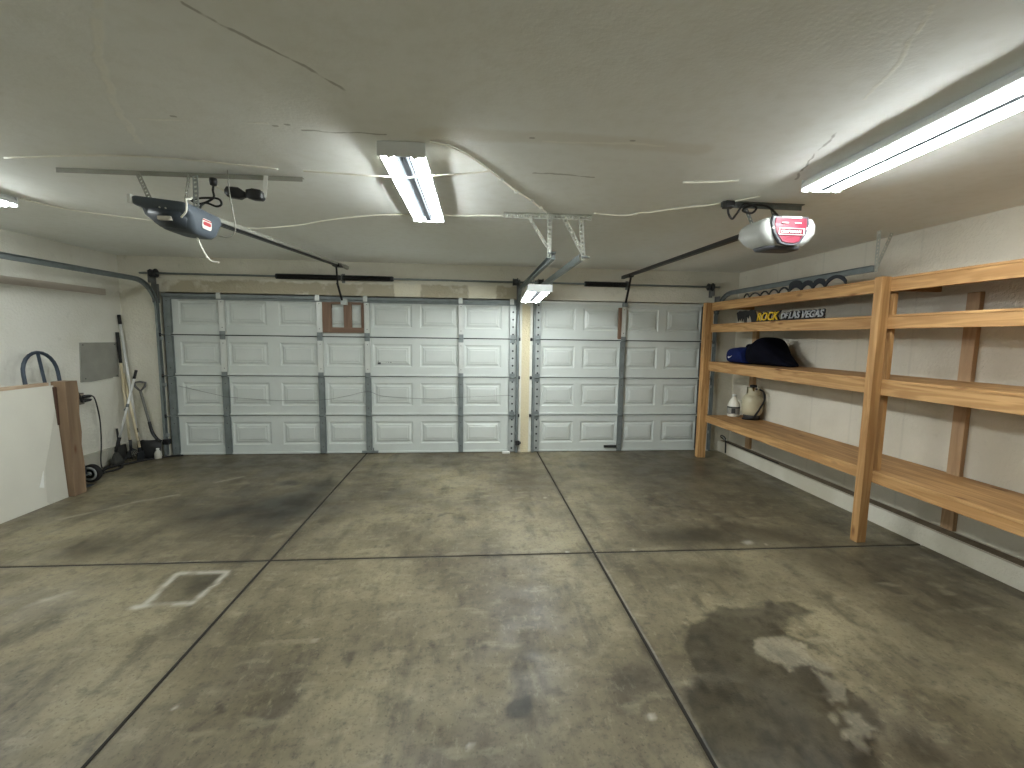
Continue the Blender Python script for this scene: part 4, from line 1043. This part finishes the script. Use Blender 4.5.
MB().loft([[(-4.395+a,y,.885+b) for a,b in rrect(-s,s,-s,s,s*.5,3)] for y,s in ((5.41,.016),(5.44,.02),(5.50,.017),(5.535,.008))]).build('plug', BLACK, pw)
MB().tube(spline([(-4.395,5.53,.885),(-4.39,5.56,.86),(-4.385,5.585,.76),(-4.385,5.61,.55),(-4.385,5.60,.3),(-4.39,5.58,.1),(-4.37,5.57,.012),(-4.34,5.60,.010)]), .007, 7).build('cord', BLACK, pw)
pw = empty('appliance_cable', (-4.38,5.33,.85), 'short thick black cord looping from the outlet behind the brown slab', 'power cord')
MB().loft([[(-4.393+a,y,.842+b) for a,b in rrect(-s,s,-s,s,s*.5,3)] for y,s in ((5.40,.014),(5.43,.018),(5.50,.016),(5.525,.008))]).build('plug', BLACK, pw)
MB().tube(spline([(-4.393,5.41,.842),(-4.36,5.36,.84),(-4.35,5.33,.89),(-4.36,5.29,.97),(-4.38,5.22,1.0),(-4.40,5.12,.99)]), .014, 8).build('cord', BLACK, pw)

# ------------------------------------------------------------------ tools in the corner
ALU = mat('pole_aluminium', rgb(222,223,220), .35, .2, .06, 10); GRIP = mat('foam_grip', rgb(34,34,36), .7)
ASH = wood('ash_handle', 'z', rgb(214,204,176), rgb(202,190,160), rgb(186,172,140))
def along(p, q, t): p, q = Vector(p), Vector(q); return tuple(p+(q-p)*t)
a_, b_ = (-4.445,6.10,1.84), (-4.27,6.04,.03)
ex = empty('extension_pole', b_, 'tall pale extension pole with black tip leaning in the corner', 'pole')
MB().tube([along(a_,b_,.06), along(a_,b_,.86)], .0155, 10).build('shaft', ALU, ex)
MB().tube([a_, along(a_,b_,.065)], .019, 10).build('tip', GRIP, ex)
MB().tube([along(a_,b_,.80), along(a_,b_,.83)], .018, 10).tube([along(a_,b_,.86), b_], [.017,.02], 10).build('lower_grip', GRIP, ex)
a_, b_ = (-4.44,6.045,1.62), (-4.33,5.97,.14)
rk = empty('rake', b_, 'garden rake with pale wooden handle and black grip in the corner', 'rake')
MB().tube([along(a_,b_,.16), along(a_,b_,.97)], .0145, 10).build('handle', ASH, rk)
MB().tube([a_, along(a_,b_,.165)], [.018,.02], 10).tube([along(a_,b_,.08),along(a_,b_,.26)], [.019,.017], 10).build('grip', GRIP, rk)
rh = MB(); q = Vector(b_)
for k in range(9):
    t = (k-4)/4; rh.tube([q+Vector((0,0,.02)), q+Vector((.05*abs(t)*0+.03,t*.16,-.09)), q+Vector((.05,t*.19,-.128))], .0035, 6)
rh.tube([q+Vector((.028,-.15,-.08)), q+Vector((.028,.15,-.08))], .005, 6); rh.tube([q+Vector((0,0,-.02)), q+Vector((0,0,.12))], .016, 8)
rh.build('head', DARKM, rk)
a_, b_ = (-4.43,6.08,1.10), (-4.24,6.0,.10)
ho = empty('hoe', b_, 'short pale wooden handled hoe between the rake and shovel', 'hoe')
MB().tube([a_, along(a_,b_,.95)], .0155, 10).build('handle', ASH, ho)
MB().tube([along(a_,b_,.86), b_, (b_[0]+.05,b_[1]-.03,.09)], [.016,.014,.012], 8).box((b_[0]+.03,b_[1]-.11,.003), (b_[0]+.045,b_[1]+.06,.11)).build('blade', DARKM, ho)
a_, b_ = (-4.20,5.975,1.15), (-4.33,5.735,.17)
sq = empty('squeegee', b_, 'short silver pole with black ends crossing in front of the other tools', 'squeegee')
MB().tube([along(a_,b_,.10), along(a_,b_,.84)], .0135, 10).build('shaft', ALU, sq)
MB().tube([a_, along(a_,b_,.11)], .0165, 10).build('grip', GRIP, sq)
MB().tube([along(a_,b_,.83), b_], .019, 10).build('lower_grip', GRIP, sq)
MB().tube([along(a_,b_,.42), along(a_,b_,.46)], .017, 10).tube([along(a_,b_,.44), Vector(along(a_,b_,.44))+Vector((-.02,-.03,-.06))], .008, 6).build('clamp', GALVD, sq)
bh = MB(); q = Vector(b_)
bh.loft([[(q.x+a, q.y+b, z_) for a, b in rrect(-w_,w_,-l_,l_,min(w_,l_)*.5,4)] for z_, w_, l_ in ((.004,.036,.08),(.06,.032,.07),(.12,.022,.04),(.155,.014,.018))]); bh.build('head', mat('bristle_grey', rgb(70,70,66), .85, 0, .3, 60, bump=.4), sq)
# shovel
a_, b_ = (-4.245,6.085,.87), (-4.13,6.07,.34)
sv = empty('shovel', (-4.12,6.06,0), 'dark shovel with a grey loop handle standing by the wide door track', 'shovel')
MB().tube(spline([a_, along(a_,b_,.5), along(a_,b_,.8), b_, (-4.07,6.06,.25)]), .016, 10).build('shaft', mat('shovel_shaft', rgb(110,110,104), .5, .1), sv)
MB().tube(spline([along(a_,b_,.75), b_, (-4.07,6.06,.25), (-4.02,6.05,.22)]), .019, 10).build('socket', BLKPAINT, sv)
q = Vector(a_)
MB().tube([q, q+Vector((-.05,-.01,.06)), q+Vector((-.06,-.01,.11)), q+Vector((0,0,.122)), q+Vector((.06,.01,.11)), q+Vector((.05,.01,.06))], .0145, 8, closed=True).build('loop_handle', mat('shovel_grip', rgb(92,92,90), .6), sv)
bl_ = []
for z_, w_, dy in ((.235,.11,.02),(.22,.135,.0),(.15,.14,-.025),(.08,.135,-.03),(.03,.11,-.03),(.005,.08,-.028)):
    ring = []
    for k in range(11):
        t = (k-5)/5; ring.append((-4.155+t*w_, 6.03+dy+.035*t*t-.0, z_))
    for k in range(10, -1, -1):
        t = (k-5)/5; ring.append((-4.155+t*w_, 6.036+dy+.035*t*t, z_))
    bl_.append(ring)
MB().loft(bl_).build('blade', mat('shovel_blade', rgb(44,45,46), .5, .4, .4, 12), sv)
# dustpan-like dark scoop, bottle and hose on the floor
dp = empty('dustpan', (-4.40,5.925,0), 'dark dustpan standing among the tool heads in the corner', 'dustpan')
MB().loft([[(-4.425+d, 5.925+t*w_, z_) for d, t in ((0,-1),(.016,-1),(.016,1),(0,1))] for z_, w_ in ((.004,.08),(.10,.095),(.20,.08))], smooth=False).box((-4.41,5.838,.004), (-4.36,5.848,.10)).box((-4.41,6.002,.004), (-4.36,6.012,.10)).build('pan', mat('dustpan_plastic', rgb(54,54,52), .6), dp)
MB().tube([(-4.417,5.91,.19), (-4.425,5.90,.42)], .012, 8).build('handle', GRIP, dp)
bt = empty('bottle', (-4.03,6.02,0), 'small pale bottle on the floor at the foot of the shovel', 'bottle')
MB().lathe([(0,0),(.036,0),(.04,.01),(.04,.07),(.03,.095),(.016,.11),(.016,.12)], (-4.03,6.0,.004), 18).build('body', mat('bottle_grey', rgb(178,176,166), .5), bt)
MB().lathe([(.018,.118),(.018,.135),(0,.137)], (-4.03,6.0,.004), 14).build('cap', WHITE, bt)
tag(MB().box((-4.035,6.10,.16), (-3.96,YW-.001,.23)).build('safety_sensor', BLACK, None, .006), 'black safety sensor on the wall beside the shovel', 'sensor')
tag(MB().tube(spline([(-4.26,5.20,.014),(-4.20,5.35,.013),(-4.30,5.50,.013),(-4.36,5.62,.013),(-4.22,5.66,.013),(-4.16,5.50,.013),(-4.24,5.38,.013),(-4.30,5.58,.014),(-4.20,5.78,.013),(-4.14,5.88,.013),(-4.09,5.95,.013),(-4.00,6.03,.013),(-3.90,6.10,.013),(-3.80,6.12,.013)], 8), .012, 8).build('hose', RUBBER, None), 'black hose lying on the floor along the tool corner', 'hose')

# pier bits
se = empty('safety_sensor', (.65,6.1,.13), 'black safety sensor low on the pier between the doors', 'sensor')
MB().box((.612,6.075,.12), (.672,6.115,.185)).build('body', BLACK, se, .006)
MB().box((.66,6.09,.135), (.69,6.10,.17)).box((.655,6.10,.14), (.68,YW-.012,.165)).build('bracket', DARKM, se, .002)
tag(MB().box((.43,6.07,.002), (.535,6.12,.03)).build('paper_scrap', WHITE, None, .006), 'small white scrap on the floor at the wide door', 'scrap')

# ------------------------------------------------------------------ world, camera, view
w = bpy.data.worlds.new('World'); bpy.context.scene.world = w; w.use_nodes = True
w.node_tree.nodes['Background'].inputs['Color'].default_value = (.02,.02,.02,1)
cam = bpy.data.cameras.new('Camera'); co = bpy.data.objects.new('Camera', cam); C.objects.link(co)
yaw, pit, rol = math.radians(5.1961), math.radians(5.9646), math.radians(.7927)
fw = Vector((math.sin(yaw)*math.cos(pit), math.cos(yaw)*math.cos(pit), -math.sin(pit)))
rt = Vector((math.cos(yaw), -math.sin(yaw), 0)); up = rt.cross(fw)
r2 = rt*math.cos(rol)+up*math.sin(rol); u2 = -rt*math.sin(rol)+up*math.cos(rol)
M = Matrix((r2, u2, -fw)).transposed().to_4x4(); M.translation = (0,0,1.6226)
co.matrix_world = M
cam.sensor_width = 36; cam.lens = 444.79*36/1024; cam.clip_start = .05
S = bpy.context.scene; S.camera = co
S.view_settings.view_transform = 'Standard'; S.view_settings.look = 'None'; S.view_settings.gamma = 1
S.view_settings.exposure = 1.85; S.view_settings.use_curve_mapping = False
S.cycles.max_bounces = 10; S.cycles.diffuse_bounces = 6
S.cycles.use_denoising = True
